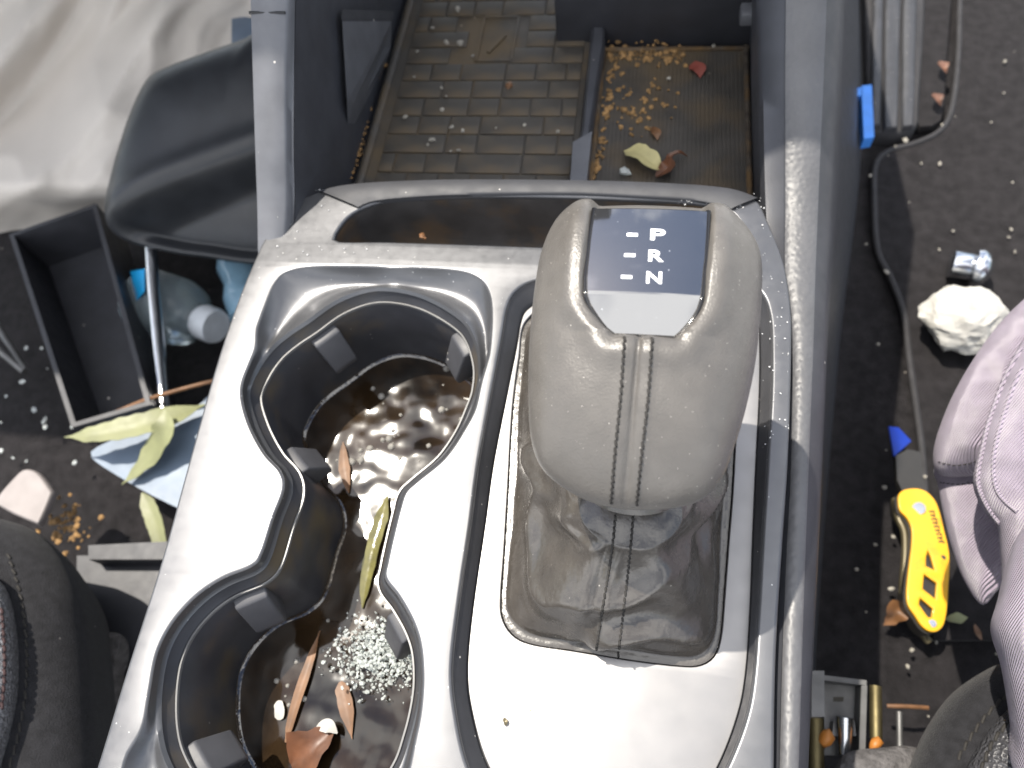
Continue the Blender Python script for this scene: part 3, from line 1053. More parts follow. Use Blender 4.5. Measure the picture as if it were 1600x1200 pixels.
# boot: base follows the opening, climbs in folds to the collar under the knob
nb = len(boot_hole)
bc = sum(boot_hole, Vector()) / nb
kc = kp.pt(kp.c[0], kp.c[1], -0.030)
collar_c = at(985, 800, 0.042)
levels = []
LV = 40
Zl = [0.0]
for k in range(LV + 1):
    t = k / LV
    row = []
    for i, p in enumerate(boot_hole):
        a = math.atan2(p.y - bc.y, p.x - bc.x)
        d = p - bc
        # base profile: rolled edge, shallow gutter, then the climb
        col = collar_c + Vector((math.cos(a) * .0175, math.sin(a) * .012, 0))
        if t < .10:
            s = t / .10
            q = p - Vector((d.x, d.y, 0)).normalized() * (.0005 + .0038 * s)
            q.z = ZP - .0016 + .0002 * math.sin(math.pi * min(s * 1.02, 1)) ** .7
            corner = .0
        else:
            s = (t - .10) / .90
            b0 = p - Vector((d.x, d.y, 0)).normalized() * .0042
            q = b0.lerp(col, s ** 1.02)
            q.z = ZP - .001 + (collar_c.z - ZP) * (s ** .95)
            # panels belly out, corners pinch in
            side = .5 + .5 * max(0.0, -math.sin(a)) ** 1.2
            belly = math.sin(math.pi * min(s * 1.05, 1.0) ** .7) * .0060 * side
            pin = abs(math.sin(2 * a)) ** 3
            nrm = Vector((math.cos(a), math.sin(a), .45)).normalized()
            q += nrm * belly * (1.0 - 1.5 * pin)
            # sagging cross folds, kept to the panel that faces the driver
            fold = math.sin(s * 15 + 2.2 * math.sin(a * 2 + .8) + 1.6 * noise.noise(Vector((math.cos(a) * 2, math.sin(a) * 2, s * 2))))
            fold = 1 - 1.7 * abs(math.sin(s * 6.5 + 1.3 * math.sin(a * 2 + .8) + 1.6 * noise.noise(Vector((math.cos(a) * 2, math.sin(a) * 2, s * 2)))))
            q += nrm * side * fold * .0048 * math.sin(math.pi * s) ** .8 * (1 - .6 * s)
            # gathers running from the collar to the corners
            q += nrm * side * .0026 * math.cos(a * 8 + 2.5 * s) * s * (1 - s) ** 2 * 5
            q += nrm * .0006 * noise.noise(Vector((q.x * 70, q.y * 70, q.z * 110)))
        # seam channel at the front
        fy = (q.x - (bc.x - .012 + .010 * t))
        if q.y < bc.y:
            q += Vector((0, -.5, .85)) * (-.0012 * math.exp(-(fy / .0011) ** 2) + .0009 * math.exp(-((abs(fy) - .0045) / .002) ** 2)) * (1 if t > .1 else t / .1)
        row.append(q)
    levels.append(row)
bv, bf = loft_data(levels, False, True)
boot = mk('boot', bv, bf, M['boot'], lever, True)
bb = BVHTree.FromPolygons(bv, bf)
stitches([(962, 800), (955, 870), (942, 950), (931, 1020)], bb, 0.0021, .0019, .00044, .00015, boot)
stitches([(990, 802), (984, 870), (975, 950), (966, 1024)], bb, 0.0021, .0019, .00044, .00015, boot)
# bare collar between boot and knob
tube('collar', [collar_c - Z * .010, collar_c + Z * .006 + Y * .006, collar_c + Z * .022 + Y * .020], [.0155, .0165, .016], M['boot'], lever, 32, .8)

# ------------------------------------------------------------------ water and what floats in it
wloop = inset(cup_edge, 0.0070, WATER)
water = loft('puddle_water', [wloop, [p + Z * -.004 for p in wloop]], M['water'], None, True, True)
loft('meniscus', [inset(cup_edge, .0064, WATER + .0016), inset(cup_edge, .0070, WATER + .0007), inset(cup_edge, .0082, WATER + .0001), inset(cup_edge, .0090, WATER - .0004)], pm('wet_edge', (.03, .02, .012), .05, spec=.9, ior=1.6, bump=.6, bscale=140, bdist=.001), water)
tag(water, 'murky brown water standing in both cup holders', 'water', kind='structure')
rb = random.Random(11)
bub = []


def inside_water(p):
    c = False
    n = len(wloop)
    for i in range(n):
        a, b = wloop[i - 1], wloop[i]
        if (a.y > p.y) != (b.y > p.y) and p.x < (b.x - a.x) * (p.y - a.y) / (b.y - a.y) + a.x:
            c = not c
    return c


for k in range(55):
    px, py, s = rb.choice(((640, 690, 55), (600, 640, 45), (690, 640, 40), (545, 720, 14), (560, 1010, 40), (450, 1080, 20)))
    p = at(px + rb.gauss(0, s), py + rb.gauss(0, s * .8), WATER)
    if inside_water(p):
        r = rb.choice((.0006, .0008, .001, .0014, .002))
        lp = []
        for q in range(4):
            an = q / 3 * math.pi / 2
            lp.append([p + Vector((math.cos(2 * math.pi * i / 10) * r * math.cos(an) + 1e-5, math.sin(2 * math.pi * i / 10) * r * math.cos(an), r * .8 * math.sin(an))) for i in range(10)])
        bub.append(loft_data(lp))
bo = many('bubbles', bub, pm('bubble_film', (.5, .48, .44), .05, trans=.5, ior=1.33), None, True)
tag(bo, 'small bubbles and foam on the cup holder water', None, kind='stuff')


def fl(name, spine, widths, mat, label, cat='leaf', z=WATER + .0012, **kw):
    o = leaf(name, [(x, y, z + dz) for x, y, dz in spine], widths, M[mat], **kw)
    return tag(o, label, cat)


fl('floating_leaf', [(606, 772, .001), (596, 810, .002), (584, 850, .002), (572, 905, .001), (566, 950, 0)], [.0012, .0036, .0034, .003, .001], 'wetleaf', 'yellow-green leaf strip floating in the neck between the cups')
fl('brown_leaf_strip', [(500, 985, 0), (482, 1040, .001), (462, 1100, .001), (446, 1160, 0)], [.0006, .0022, .0024, .0012], 'leafo', 'long thin orange-brown leaf strip floating in the front cup')
fl('brown_leaf_strip', [(532, 1065, 0), (541, 1105, .0006), (550, 1155, 0)], [.0036, .0032, .0004], 'leafo', 'pointed tan leaf tip floating beside the glass granules')
fl('brown_leaf', [(455, 1195, .001), (490, 1165, .004), (518, 1142, .003), (526, 1136, .002)], [.006, .010, .0055, .001], 'leafb', 'curled dark brown leaf floating below the thin leaf strip', cup=.4)
fl('brown_leaf_strip', [(536, 690, .0), (538, 730, .0008), (545, 770, .0)], [.001, .0032, .001], 'leafo', 'short orange leaf strip stuck to the wall of the rear cup')
fl('petal', [(493, 1138, .004), (512, 1134, .006), (527, 1146, .004)], [.001, .0030, .0008], 'white_paper', 'tiny white petal lying on the curled brown leaf', 'petal')
fl('paper_scrap', [(434, 1095, 0), (437, 1110, .0008), (436, 1125, 0)], [.0022, .0024, .0018], 'white_paper', 'small white paper scrap floating by the cup wall', 'scrap')

gl = []
for k in range(1600):
    px, py = rb.gauss(600, 36), rb.gauss(1020, 26)
    p = at(px, py, WATER + .002)
    if inside_water(p) and px - 540 > (py - 1010) * -.6 - 30:
        gl.append(chunk_data(p + Z * rb.uniform(-.002, .004), rb.choice((.0003, .0004, .0005, .0006, .0008, .0011)) * rb.uniform(.7, 1.2), k, .9))
go = many('broken_glass', gl, M['shard'])
tag(go, 'heap of pale greenish broken glass granules in the front cup', None, kind='stuff')

# ------------------------------------------------------------------ debris in the bin
so_ = []
for k in range(320):
    e = rb.random()
    if e < .35:
        px, py = rb.uniform(950, 1072), rb.gauss(84, 9)
    elif e < .6:
        t = rb.random()
        px, py = 602 - 54 * t + rb.gauss(0, 3), 70 + 215 * t
    elif e < .8:
        t = rb.random()
        px, py = 962 - 32 * t + rb.gauss(0, 3), 80 + 200 * t
    else:
        px, py = rb.gauss(985, 35), rb.gauss(165, 22)
    if py > 288:
        continue
    so_.append(chunk_data(at(px, py, MATZ + .0015), rb.uniform(.0006, .0024), k, .5))
tag(many('soil_debris', so_, M['soil']), 'brown soil and plant litter along the bin edges', None, kind='stuff')
cb = []
for (px, py, r) in ((715, 14, .0034), (697, 66, .0036), (719, 67, .003), (676, 43, .0018), (739, 87, .0018), (652, 80, .0018), (690, 137, .0018), (691, 171, .0026), (706, 198, .0022),
                    (723, 204, .0024), (676, 218, .0028), (668, 226, .002), (633, 183, .002), (717, 235, .0022), (704, 236, .0014), (775, 200, .0016), (820, 195, .002), (872, 205, .002),
                    (697, 150, .0014), (647, 120, .0014), (1115, 72, .0024), (1045, 122, .0016)):
    cb.append(chunk_data(at(px, py, MATZ + .003), r * .8, int(px), .7))
tag(many('pale_crumbs', cb, M['crumb']), 'scattered pale crumbs on the tiled bin mat', None, kind='stuff')
o = many('seed', [chunk_data(at(796, 133, MATZ + .003), .0026, 5, .6)], M['leafo'])
tag(o, 'single orange seed on the tiled bin mat', 'seed')
o = leaf('dry_leaf', [(975, 236, MATZ + .004), (1000, 240, MATZ + .009), (1022, 256, MATZ + .008), (1034, 266, MATZ + .005)], [.002, .006, .006, .002], M['leafy'], cup=.35)
tag(o, 'torn pale yellow leaf lying in the ribbed pocket', 'leaf')
o = leaf('curled_leaf', [(1025, 276, MATZ + .003), (1043, 262, MATZ + .008), (1046, 246, MATZ + .006), (1060, 238, MATZ + .008), (1074, 244, MATZ + .004)], [.004, .0042, .002, .0012, .0006], M['leafb'], cup=.6)
tag(o, 'curled brown leaf touching the pale yellow leaf', 'leaf')
o = leaf('red_scrap', [(1078, 102, MATZ + .003), (1092, 106, MATZ + .004), (1094, 122, MATZ + .002)], [.004, .004, .0006], M['red'])
tag(o, 'small dull red scrap near the pocket back wall', 'scrap')
o = many('blue_glass_bead', [chunk_data(at(977, 268, MATZ + .004), .0045, 9, .7)], M['shard'])
tag(o, 'bluish glass granule beside the torn yellow leaf', 'glass granule')
o = leaf('orange_scrap', [(1018, 198, MATZ + .003), (1026, 208, MATZ + .004), (1027, 219, MATZ + .002)], [.001, .003, .0006], M['leafo'])
tag(o, 'tiny orange leaf scrap on the ribbed mat', 'scrap')
cb = [chunk_data(at(660, 369, -.010), .0022, 3, .8), chunk_data(at(664, 372, -.010), .0014, 4, .8)]
tag(many('tray_crumb', cb, M['leafo']), 'orange crumb caught at the silver tray edge', 'crumb')
dl = []
for k in range(90):
    dl.append(chunk_data(at(rb.uniform(690, 840), rb.gauss(362, 3), -.031), rb.uniform(.0008, .002), k, .5))
tag(many('tray_dirt', dl, M['soil']), 'line of brown dirt in the narrow front tray', None, kind='stuff')
# dust and grit on the console itself
gr = []
for k in range(150):
    if k < 60:
        px, py = rb.uniform(420, 600), rb.uniform(296, 400)
    elif k < 110:
        px, py = rb.uniform(1190, 1236), rb.uniform(318, 700)
    else:
        px, py = rb.uniform(1060, 1190), rb.uniform(300, 330)
    p = at(px, py, 0)
    if 520 < px < 620 and py > 308 and py < 380:
        continue
    if px < 470 and py < 340 or px > 1203 + (py - 345) * .25:
        continue
    gr.append(chunk_data(p + Z * .0004, rb.uniform(.00015, .0005), k, .6))
tag(many('console_grit', gr, pm('grit', (.6, .6, .6), .6)), 'fine pale grit sprinkled on the silver console', None, kind='stuff')
o = leaf('tiny_seed_husk', [(787, 1122, ZP + .001), (790, 1128, ZP + .0016), (789, 1134, ZP + .001)], [.0006, .0009, .0004], M['olive'])
tag(o, 'tiny dark husk lying on the satin plate', 'husk')

# ------------------------------------------------------------------ passenger footwell
# crumpled cloth
v, f = [], []
nx, ny = 90, 80
for j in range(ny + 1):
    for i in range(nx + 1):
        px = -60 + 470 * i / nx
        py = -60 + 430 * j / ny
        q = Vector(((px * .8 + py * .5) / 120.0, (py * .8 - px * .5) / 260.0, 2.0))
        a = 1 - abs(noise.noise(q * .8 + Vector((q.y * .5, 0, 0)))) * 2
        b = 1 - abs(noise.noise(q * 1.7 + Vector((3, q.x * .4, 1)))) * 2
        c3 = 1 - abs(noise.noise(q * 3.1 + Vector((1, 5, q.x)))) * 2
        z = -0.205 + .10 * (1 - j / ny) + .019 * a + .006 * b + .0015 * c3
        edge = smooth01((j / ny - .80) / .2)
        v.append(at(px, py, z - edge * .08))
for j in range(ny):
    for i in range(nx):
        a = j * (nx + 1) + i
        f.append((a, a + 1, a + nx + 2, a + nx + 1))
cl = mk('crumpled_cloth', v, f, M['cloth'])
md = cl.modifiers.new('thick', 'SOLIDIFY')
md.thickness = .002
tag(cl, 'crumpled off-white cloth heaped behind the headrest', 'cloth')
o = slab('blue_card', [at(362, -40, -.12), at(398, -40, -.12), at(398, 75, -.12), at(362, 75, -.12)], .002, M['card'])
tag(o, 'narrow blue-grey strip between cloth and dash support', 'card')
o = many('dark_stopper', [chunk_data(at(-2, 225, -.19), .016, 4, .9)], M['leafb'])
tag(o, 'dark brown round object half hidden by the cloth', 'object')

# headrest
hr = thing('headrest', 'black vinyl headrest lying on its side with one bare steel post', 'headrest', at(290, 240, -.15))


def hr_hf(x, y, sc):
    a, b = hl
    t = (x - a[0]) / (b[0] - a[0])
    yl = a[1] + (b[1] - a[1]) * t
    d = yl - y
    return -.030 * smooth01(d / .03) * min(1, (1 - sc) * 6 + .2) + .003 * math.exp(-((d + .008) / .01) ** 2) * min(1, (1 - sc) * 5)


HO = [(440, 50), (388, 66), (330, 86), (272, 108), (238, 128), (212, 178), (191, 240), (175, 300), (170, 342), (184, 370), (232, 386), (310, 400), (440, 405), (520, 300), (520, 120)]
tmp = Pad(HO, (290, 240, -.13), (0.1, -.45, .88), .02, .05, N=40, rings=3)
hl = (tmp.loc(190, 338), tmp.loc(396, 262))
hp = Pad(HO, (290, 240, -.13), (0.1, -.45, .88), .036, .06, N=160, rings=50, hf=hr_hf, power=3.0)
mk('pad', hp.vd, hp.fd, M['pad'], hr)
tube('post', [at(233, 330, -.17), at(240, 450, -.185), at(250, 560, -.195), at(257, 640, -.20)], .0052, M['steel'], hr, 16)

# open tray box
bx = thing('storage_box', 'open black plastic storage tray tipped in the footwell', 'box', at(130, 500, FLOOR))
zr, zf = -.185, -.232
rimq = [at(14, 366, zr), at(150, 318, zr), at(236, 632, zr), at(112, 668, zr)]
flq = [p + Vector((0, 0, zf - zr)) for p in rimq]
cq = sum(rimq, Vector()) / 4


def shrink(q, d):
    out = []
    for i in range(4):
        a = (q[i - 1] - q[i]).normalized()
        b = (q[(i + 1) % 4] - q[i]).normalized()
        out.append(q[i] + (a + b) * d)
    return out


names = ('end_wall', 'side_wall', 'end_wall', 'side_wall')
inr = shrink(rimq, .004)
for i in range(4):
    j = (i + 1) % 4
    q = [rimq[i], rimq[j], inr[j], inr[i]]
    slab(names[i], q, zr - zf + .002, M['black'], bx, bevel=.0008)
slab('base', shrink(flq, .0035), .004, M['black'], bx)
rl = [p.lerp(q, .3) for p, q in zip(inr, shrink(flq, .004))]

# bottles
def lathe(name, a, b, prof, mat, parent=None, sides=28):
    ax = (b - a)
    L_ = ax.length
    ax.normalize()
    u = ax.cross(Z).normalized()
    w = u.cross(ax)
    loops = []
    for t, r in prof:
        loops.append([a + ax * t * L_ + (u * math.cos(2 * math.pi * k / sides) + w * math.sin(2 * math.pi * k / sides)) * r for k in range(sides)])
    return loft(name, loops, mat, parent, True, True)


bt = thing('plastic_bottle', 'clear plastic bottle with white cap and bright blue label', 'bottle', at(270, 490, FLOOR))
a, b = at(222, 466, -.232), at(318, 503, -.222)
lathe('bottle_body', a, b, [(0, .01), (.03, .024), (.1, .030), (.45, .0315), (.6, .031), (.75, .027), (.87, .018), (.95, .0115), (1.0, .011)], M['bottle'], bt)
lathe('cap', b - (b - a) * .03, b + (b - a).normalized() * .016, [(0, .0145), (.2, .0158), (.8, .0158), (1, .0145)], M['cap'], bt, 32)
qv, qf = [], []
o = mk('label_wrap', *loft_data([[at(203, 424, -.20), at(226, 420, -.19), at(226, 455, -.19), at(214, 470, -.20)], [at(203, 424, -.203), at(226, 420, -.193), at(226, 455, -.193), at(214, 470, -.203)]], True, True), M['cyan'], bt, False)
b2 = thing('crushed_bottle', 'pale blue crushed bottle partly hidden by the console edge', 'bottle', at(385, 430, FLOOR))
lathe('bottle_body', at(372, 385, -.22), at(398, 500, -.235), [(0, .008), (.06, .019), (.3, .023), (.5, .019), (.7, .023), (.95, .021), (1, .012)], pm('blue_bottle', (.25, .42, .55), .15, trans=.35, bump=.5, bscale=50, bdist=.004), b2)

# card, leaves and twig
cz = -.205
o = slab('blue_grey_card', rs([at(x, y, cz) for x, y in ((142, 706), (165, 692), (225, 668), (300, 640), (345, 620), (345, 830), (290, 800), (230, 770), (175, 738), (146, 718))], 60), .0015, M['card'])
tag(o, 'blue-grey card sheet with rounded corner under green leaves', 'card')
o = leaf('eucalyptus_leaf', [(100, 683, cz + .024), (150, 678, cz + .025), (215, 665, cz + .022), (270, 650, cz + .016), (320, 632, cz + .008)], [.001, .007, .0095, .009, .002], M['leafg'])
tag(o, 'long pale green leaf lying across the blue-grey card', 'leaf')
o = leaf('eucalyptus_leaf', [(258, 640, cz + .026), (256, 670, cz + .024), (240, 705, cz + .013), (215, 735, cz + .008), (190, 757, cz + .004)], [.004, .0105, .010, .005, .0006], M['leafg'])
tag(o, 'green leaf bending down over the card edge', 'leaf')
o = leaf('eucalyptus_leaf', [(222, 770, cz - .006), (236, 800, cz - .008), (248, 840, cz - .012), (252, 880, cz - .016)], [.004, .0065, .0055, .004], M['leafg'])
tag(o, 'narrow green leaf hanging below the blue-grey card', 'leaf')
tube('dry_twig', rs([at(168, 650, cz + .012), at(220, 628, cz + .016), at(270, 612, cz + .02), at(345, 592, cz + .02)], 20, False), .0016, M['leafo'])
tag(bpy.data.objects['dry_twig'], 'thin orange-brown twig above the green leaves', 'twig')
o = slab('white_tag', rs([at(x, y, -.19) for x, y in ((-6, 780), (22, 745), (38, 733), (58, 738), (78, 764), (80, 772), (62, 814), (52, 816), (8, 796))], 50), .006, M['tagw'], bevel=.0012)
tag(o, 'off-white plastic tag with rounded end by the passenger seat', 'tag')
gl = []
for k in range(16):
    px, py = rb.uniform(0, 130), rb.uniform(520, 740)
    gl.append(chunk_data(at(px, py, -.25), rb.uniform(.001, .003), k, .6))
tag(many('glass_litter', gl, M['shard']), 'scattered glass granules on the passenger footwell floor', None, kind='stuff')
lt = []
for k in range(60):
    px, py = rb.gauss(105, 18), rb.gauss(815, 22)
    lt.append(chunk_data(at(px, py, -.215), rb.uniform(.001, .0032), k, .5))
tag(many('leaf_litter', lt, M['soil']), 'brown leaf litter beside the off-white tag', None, kind='stuff')
for (p1, p2, lab) in (((-10, 500), (40, 578), 'upper shiny trim strip at the passenger floor edge'), ((-10, 540), (38, 580), 'lower shiny trim strip at the passenger floor edge')):
    o = tube('trim_strip', [at(*p1, -.225), at(*p2, -.235)], .003, M['dull_steel'])
    tag(o, lab, 'trim strip')

# passenger seat
ps = thing('passenger_seat', 'black fabric passenger seat bolster with stitched seam', 'seat', at(40, 1050, FLOOR))


def ps_hf(x, y, sc):
    return .0008 * noise.noise(Vector((x * 30, y * 30, 4)))


pp = Pad([(-140, 810), (-60, 806), (0, 812), (55, 830), (98, 870), (128, 925), (141, 990), (147, 1060), (152, 1130), (156, 1240), (146, 1330), (-60, 1360), (-200, 1250), (-210, 950)],
         (30, 1040, -.125), (.25, .05, .95), .030, .10, N=160, rings=50, hf=ps_hf, power=4)
bol = mk('bolster', pp.vd, pp.fd, M['seat'], ps)
pb = pp.bvh()
stitches([(14, 870), (32, 930), (41, 1000), (40, 1080), (28, 1150), (14, 1199)], pb, .0052, .0042, .0007, .0002, bol)
ip = []
for x, y in ((-60, 880), (-10, 900), (8, 930), (18, 980), (21, 1030), (18, 1090), (8, 1140), (-6, 1190), (-30, 1260), (-150, 1260), (-160, 900)):
    ip.append((x, y))
pi_ = Pad(ip, (-40, 1050, -.088), (.25, .05, .95), .012, .03, N=100, rings=24, power=5)
ins = mk('seat_insert', pi_.vd, pi_.fd, M['seat_insert'], ps)
ib = pi_.bvh()
o = stitches([(2, 955), (6, 1010), (6, 1060), (2, 1110)], ib, .004, .0032, .0008, .0003, ins)
o.data.materials[0] = pm('dark_red_thread', (.045, .022, .022), .8)
# seat base trim between seat and console
sb = thing('seat_base_trim', 'dark plastic seat base trim between passenger seat and console', 'trim', at(190, 950, FLOOR))
slab('ledge', [at(138, 852, -.19), at(262, 846, -.19), at(262, 874, -.19), at(138, 874, -.19)], .02, M['black'], sb, bevel=.002)
slab('panel', [at(120, 868, -.205), at(262, 868, -.205), at(240, 1240, -.205), at(120, 1240, -.205)], .06, M['black'], sb, bevel=.002)
o = Pad([(153, 992), (170, 988), (190, 992), (192, 1010), (182, 1040), (184, 1100), (180, 1150), (168, 1150), (163, 1080), (157, 1030)], (172, 1050, -.185), (0, 0, 1), .004, .012, N=60, rings=10)
tag(mk('felt_strip', o.vd, o.fd, M['felt']), 'frayed grey felt strip beside the passenger seat bolster', 'felt strip')

# ------------------------------------------------------------------ driver footwell
mt = thing('floor_mat', 'dark carpet floor mat with raised edge in driver footwell', 'mat', at(1500, 600, FLOOR))
EDGE = [(1508, -60), (1500, 0), (1497, 90), (1487, 170), (1468, 205), (1430, 224), (1388, 236), (1368, 258), (1366, 310), (1371, 390), (1392, 435), (1412, 490), (1422, 570), (1432, 640), (1441, 710), (1446, 800), (1446, 900)]
zm = FLOOR + .008
el = rs([at(x, y, zm) for x, y in EDGE], 90, False)
slab('mat_sheet', el + [at(1460, 1000, zm), at(1900, 1000, zm), at(1900, -60, zm)], .006, M['matfab'], mt)
tube('edging', el, .0026, M['edging'], mt, 10)
fr = thing('footrest', 'grey ribbed plastic footrest plate beside the console', 'footrest', at(1395, 100, FLOOR))
zf_ = FLOOR + .016
slab('base_plate', rs([at(x, y, zf_) for x, y in ((1358, -60), (1358, 180), (1362, 203), (1378, 208), (1420, 206), (1432, 195), (1436, 170), (1440, -60))], 60), .016, M['edging'], fr, bevel=.002)
for xa_, xb_, yb_ in ((1364, 1376, 196), (1383, 1403, 198), (1411, 1428, 196)):
    lp = rs([at(x, y, zf_ + .006) for x, y in ((xa_ + 4, -60), (xa_, 100), (xa_ - 1, yb_ - 8), (xa_ + 3, yb_), (xb_ - 3, yb_), (xb_, yb_ - 8), (xb_ + 2, 100), (xb_ + 4, -60))], 40)
    slab('rib', lp, .008, M['rimgrey'], fr, bevel=.0015)
o = slab('carpet_flap', rs([at(x, y, FLOOR + .012) for x, y in ((1442, -60), (1438, 120), (1432, 190), (1455, 196), (1472, 180), (1478, 100), (1486, -60))], 50), .008, M['matfab'])
tag(o, 'carpet flap between the ribbed footrest and mat edge', 'carpet')
ct = thing('blue_clip', 'light blue plastic clip wedged beside the ribbed footrest', 'clip', at(1353, 175, FLOOR))
zc = FLOOR + .05
slab('bar', [at(1346, 134, zc), at(1362, 132, zc), at(1366, 214, zc), at(1350, 217, zc)], .012, M['blue'], ct, bevel=.0015)
slab('tooth', [at(1339, 138, zc), at(1347, 136, zc), at(1348, 148, zc), at(1340, 150, zc)], .008, M['blue'], ct, bevel=.001)
tq = [at(1389, 666, FLOOR + .026), at(1404, 668, FLOOR + .022), at(1424, 689, FLOOR + .014), at(1397, 713, FLOOR + .016)]
o = slab('navy_scrap', tq, .002, M['navy'])
tag(o, 'dark blue triangular plastic scrap above the yellow knife', 'scrap')
# chrome knob-like piece
mp_ = thing('chrome_fitting', 'small chrome threaded fitting with rounded end on the mat', 'fitting', at(1515, 415, FLOOR))
a, b = at(1484, 412, FLOOR + .022), at(1552, 424, FLOOR + .024)
lathe('shank', a, a.lerp(b, .5), [(0, .010), (.08, .012), (.9, .012), (1, .011)], M['steel'], mp_, 10)
lathe('dome', a.lerp(b, .48), b, [(0, .008), (.1, .0155), (.35, .0165), (.6, .0145), (.85, .008), (.98, .002)], M['steel'], mp_, 28)
# crumpled paper
bm = bmesh.new()
bmesh.ops.create_icosphere(bm, subdivisions=4, radius=1)
pc = at(1507, 498, FLOOR + .03)
for vv in bm.verts:
    d = vv.co.normalized()
    k = 1 + .35 * (1 - 2 * abs(noise.noise(d * 1.1 + Vector((4.2, 1, 7))))) + .12 * (1 - 2 * abs(noise.noise(d * 2.1))) + .05 * (1 - 2 * abs(noise.noise(d * 4.6)))
    vv.co = pc + Vector((d.x * .024 * k, d.y * .021 * k, d.z * .016 * k))
me = bpy.data.meshes.new('paper_ball')
bm.to_mesh(me)
bm.free()
me.materials.append(M['white_paper'])
tag(link(bpy.data.objects.new('paper_ball', me)), 'crumpled white paper ball on the driver floor mat', 'paper')

# yellow folding knife
kn = thing('folding_knife', 'yellow folding utility knife with triangular cut-outs', 'knife', at(1445, 880, FLOOR))
KZ = FLOOR + .034
KH = [(1405, 772), (1414, 765), (1432, 763), (1448, 768), (1462, 783), (1470, 805), (1476, 830), (1482, 855), (1484, 880), (1482, 920), (1480, 950), (1475, 975), (1465, 986), (1452, 986), (1440, 977),
      (1430, 962), (1420, 947), (1417, 930), (1419, 900), (1422, 875), (1425, 850), (1425, 826), (1418, 810), (1407, 798), (1404, 785)]
kl = rs([at(x, y, KZ) for x, y in KH], 110)
h1 = [at(x, y, KZ) for x, y in ((1450, 859), (1455, 870), (1461, 891), (1447, 884), (1447, 872))]
h2 = [at(x, y, KZ) for x, y in ((1444, 897), (1464, 911), (1462, 936), (1442, 920))]
h3 = [at(x, y, KZ) for x, y in ((1438, 934), (1458, 951), (1456, 965), (1450, 964), (1436, 944))]
panel('scale', kl, [h1, h2, h3], KZ, .0032, .0008, M['yellow'], kn)
kb_ = [p + Vector((-.001, -.001, -.004)) for p in kl]
slab('back_scale', kb_, .012, M['knife_dark'], kn)
tube('pivot_screw', [at(1436, 794, KZ - .002), at(1436, 794, KZ + .0012)], .0042, M['steel'], kn, 20)
tube('end_screw', [at(1457, 974, KZ - .002), at(1457, 974, KZ + .0006)], .0024, M['steel'], kn, 16)
tube('pin', [at(1474, 871, KZ - .002), at(1474, 871, KZ + .0004)], .0016, M['ink'], kn, 12)
tube('belt_clip', rs([at(1398, 780, KZ - .010), at(1404, 810, KZ - .008), at(1413, 832, KZ - .008), at(1414, 870, KZ - .010), at(1411, 930, KZ - .012), at(1424, 968, KZ - .014), at(1452, 1003, KZ - .016)], 40, False), .0026, M['olive'], kn, 10)
slab('blade_holder', [at(x, y, KZ - .006) for x, y in ((1400, 712), (1418, 702), (1438, 706), (1446, 775), (1412, 772), (1402, 750))], .006, M['knife_dark'], kn)
# worn lettering along the spine, no longer legible
lw = []
for k in range(9):
    t = k / 8
    p = at(1457 + 15 * t, 799 + 47 * t, KZ + .0001)
    ax = (at(1472, 846, KZ) - at(1457, 799, KZ)).normalized()
    ay = Z.cross(ax)
    lw.append(box_data(p - ay * .0006, ax, ay, Z, .0006, .0017, .00012))
    if k % 2:
        lw.append(box_data(p + ax * .0006, ax, ay, Z, .0009, .0005, .00012))
    else:
        lw.append(box_data(p + ax * .0006 + ay * .0009, ax, ay, Z, .0008, .0005, .00012))
many('worn_lettering', lw, M['ink'], kn)

o = leaf('brown_leaf', [(1380, 977, FLOOR + .012), (1392, 968, FLOOR + .016), (1402, 955, FLOOR + .022), (1410, 946, FLOOR + .018)], [.001, .004, .007, .003], M['leafo'], cup=.5)
tag(o, 'orange-brown curled leaf touching the knife tail', 'leaf')
o = leaf('green_sprig', [(1476, 968, FLOOR + .012), (1492, 966, FLOOR + .014), (1512, 965, FLOOR + .012)], [.001, .0035, .001], M['leafg'])
tag(o, 'small green leaf sliver under the knife tail', 'leaf')
o = leaf('straw_bit', [(1523, 975, FLOOR + .012), (1528, 988, FLOOR + .014), (1534, 1000, FLOOR + .012)], [.0008, .0018, .0008], M['leafo'])
tag(o, 'thin reddish straw bit between knife and trousers', 'straw')
tube('dry_stalk', [at(1386, 1103, -.235), at(1420, 1104, -.232), at(1450, 1106, -.235)], .0013, M['leafo'])
tag(bpy.data.objects['dry_stalk'], 'short dry stalk on the floor by the seat bracket', 'stalk')
for spot, lab in (((1475, 105), 'upper dry leaf flake on the mat edge beside the footrest'), ((1466, 155), 'lower dry leaf flake on the mat edge beside the footrest')):
    o = leaf('leaf_flake', [(spot[0] - 6, spot[1] - 10, FLOOR + .02), (*spot, FLOOR + .024), (spot[0] + 4, spot[1] + 10, FLOOR + .02)], [.001, .005, .001], M['leafb'], cup=.4)
    tag(o, lab, 'leaf')
cr_ = []
for k in range(85):
    e = rb.random()
    px, py = rb.uniform(1330, 1590), rb.uniform(20, 1160)
    if e < .15:
        px, py = rb.uniform(1328, 1350), rb.uniform(0, 130)
    if px < 1360 - py * .05:
        continue
    cr_.append(chunk_data(at(px, py, FLOOR + .011), rb.choice((.0008, .001, .0012, .0016, .0022)) * rb.uniform(.8, 1.2), k, .7))
tag(many('floor_crumbs', cr_, M['crumb']), 'pale crumbs and grit scattered over the driver floor', None, kind='stuff')

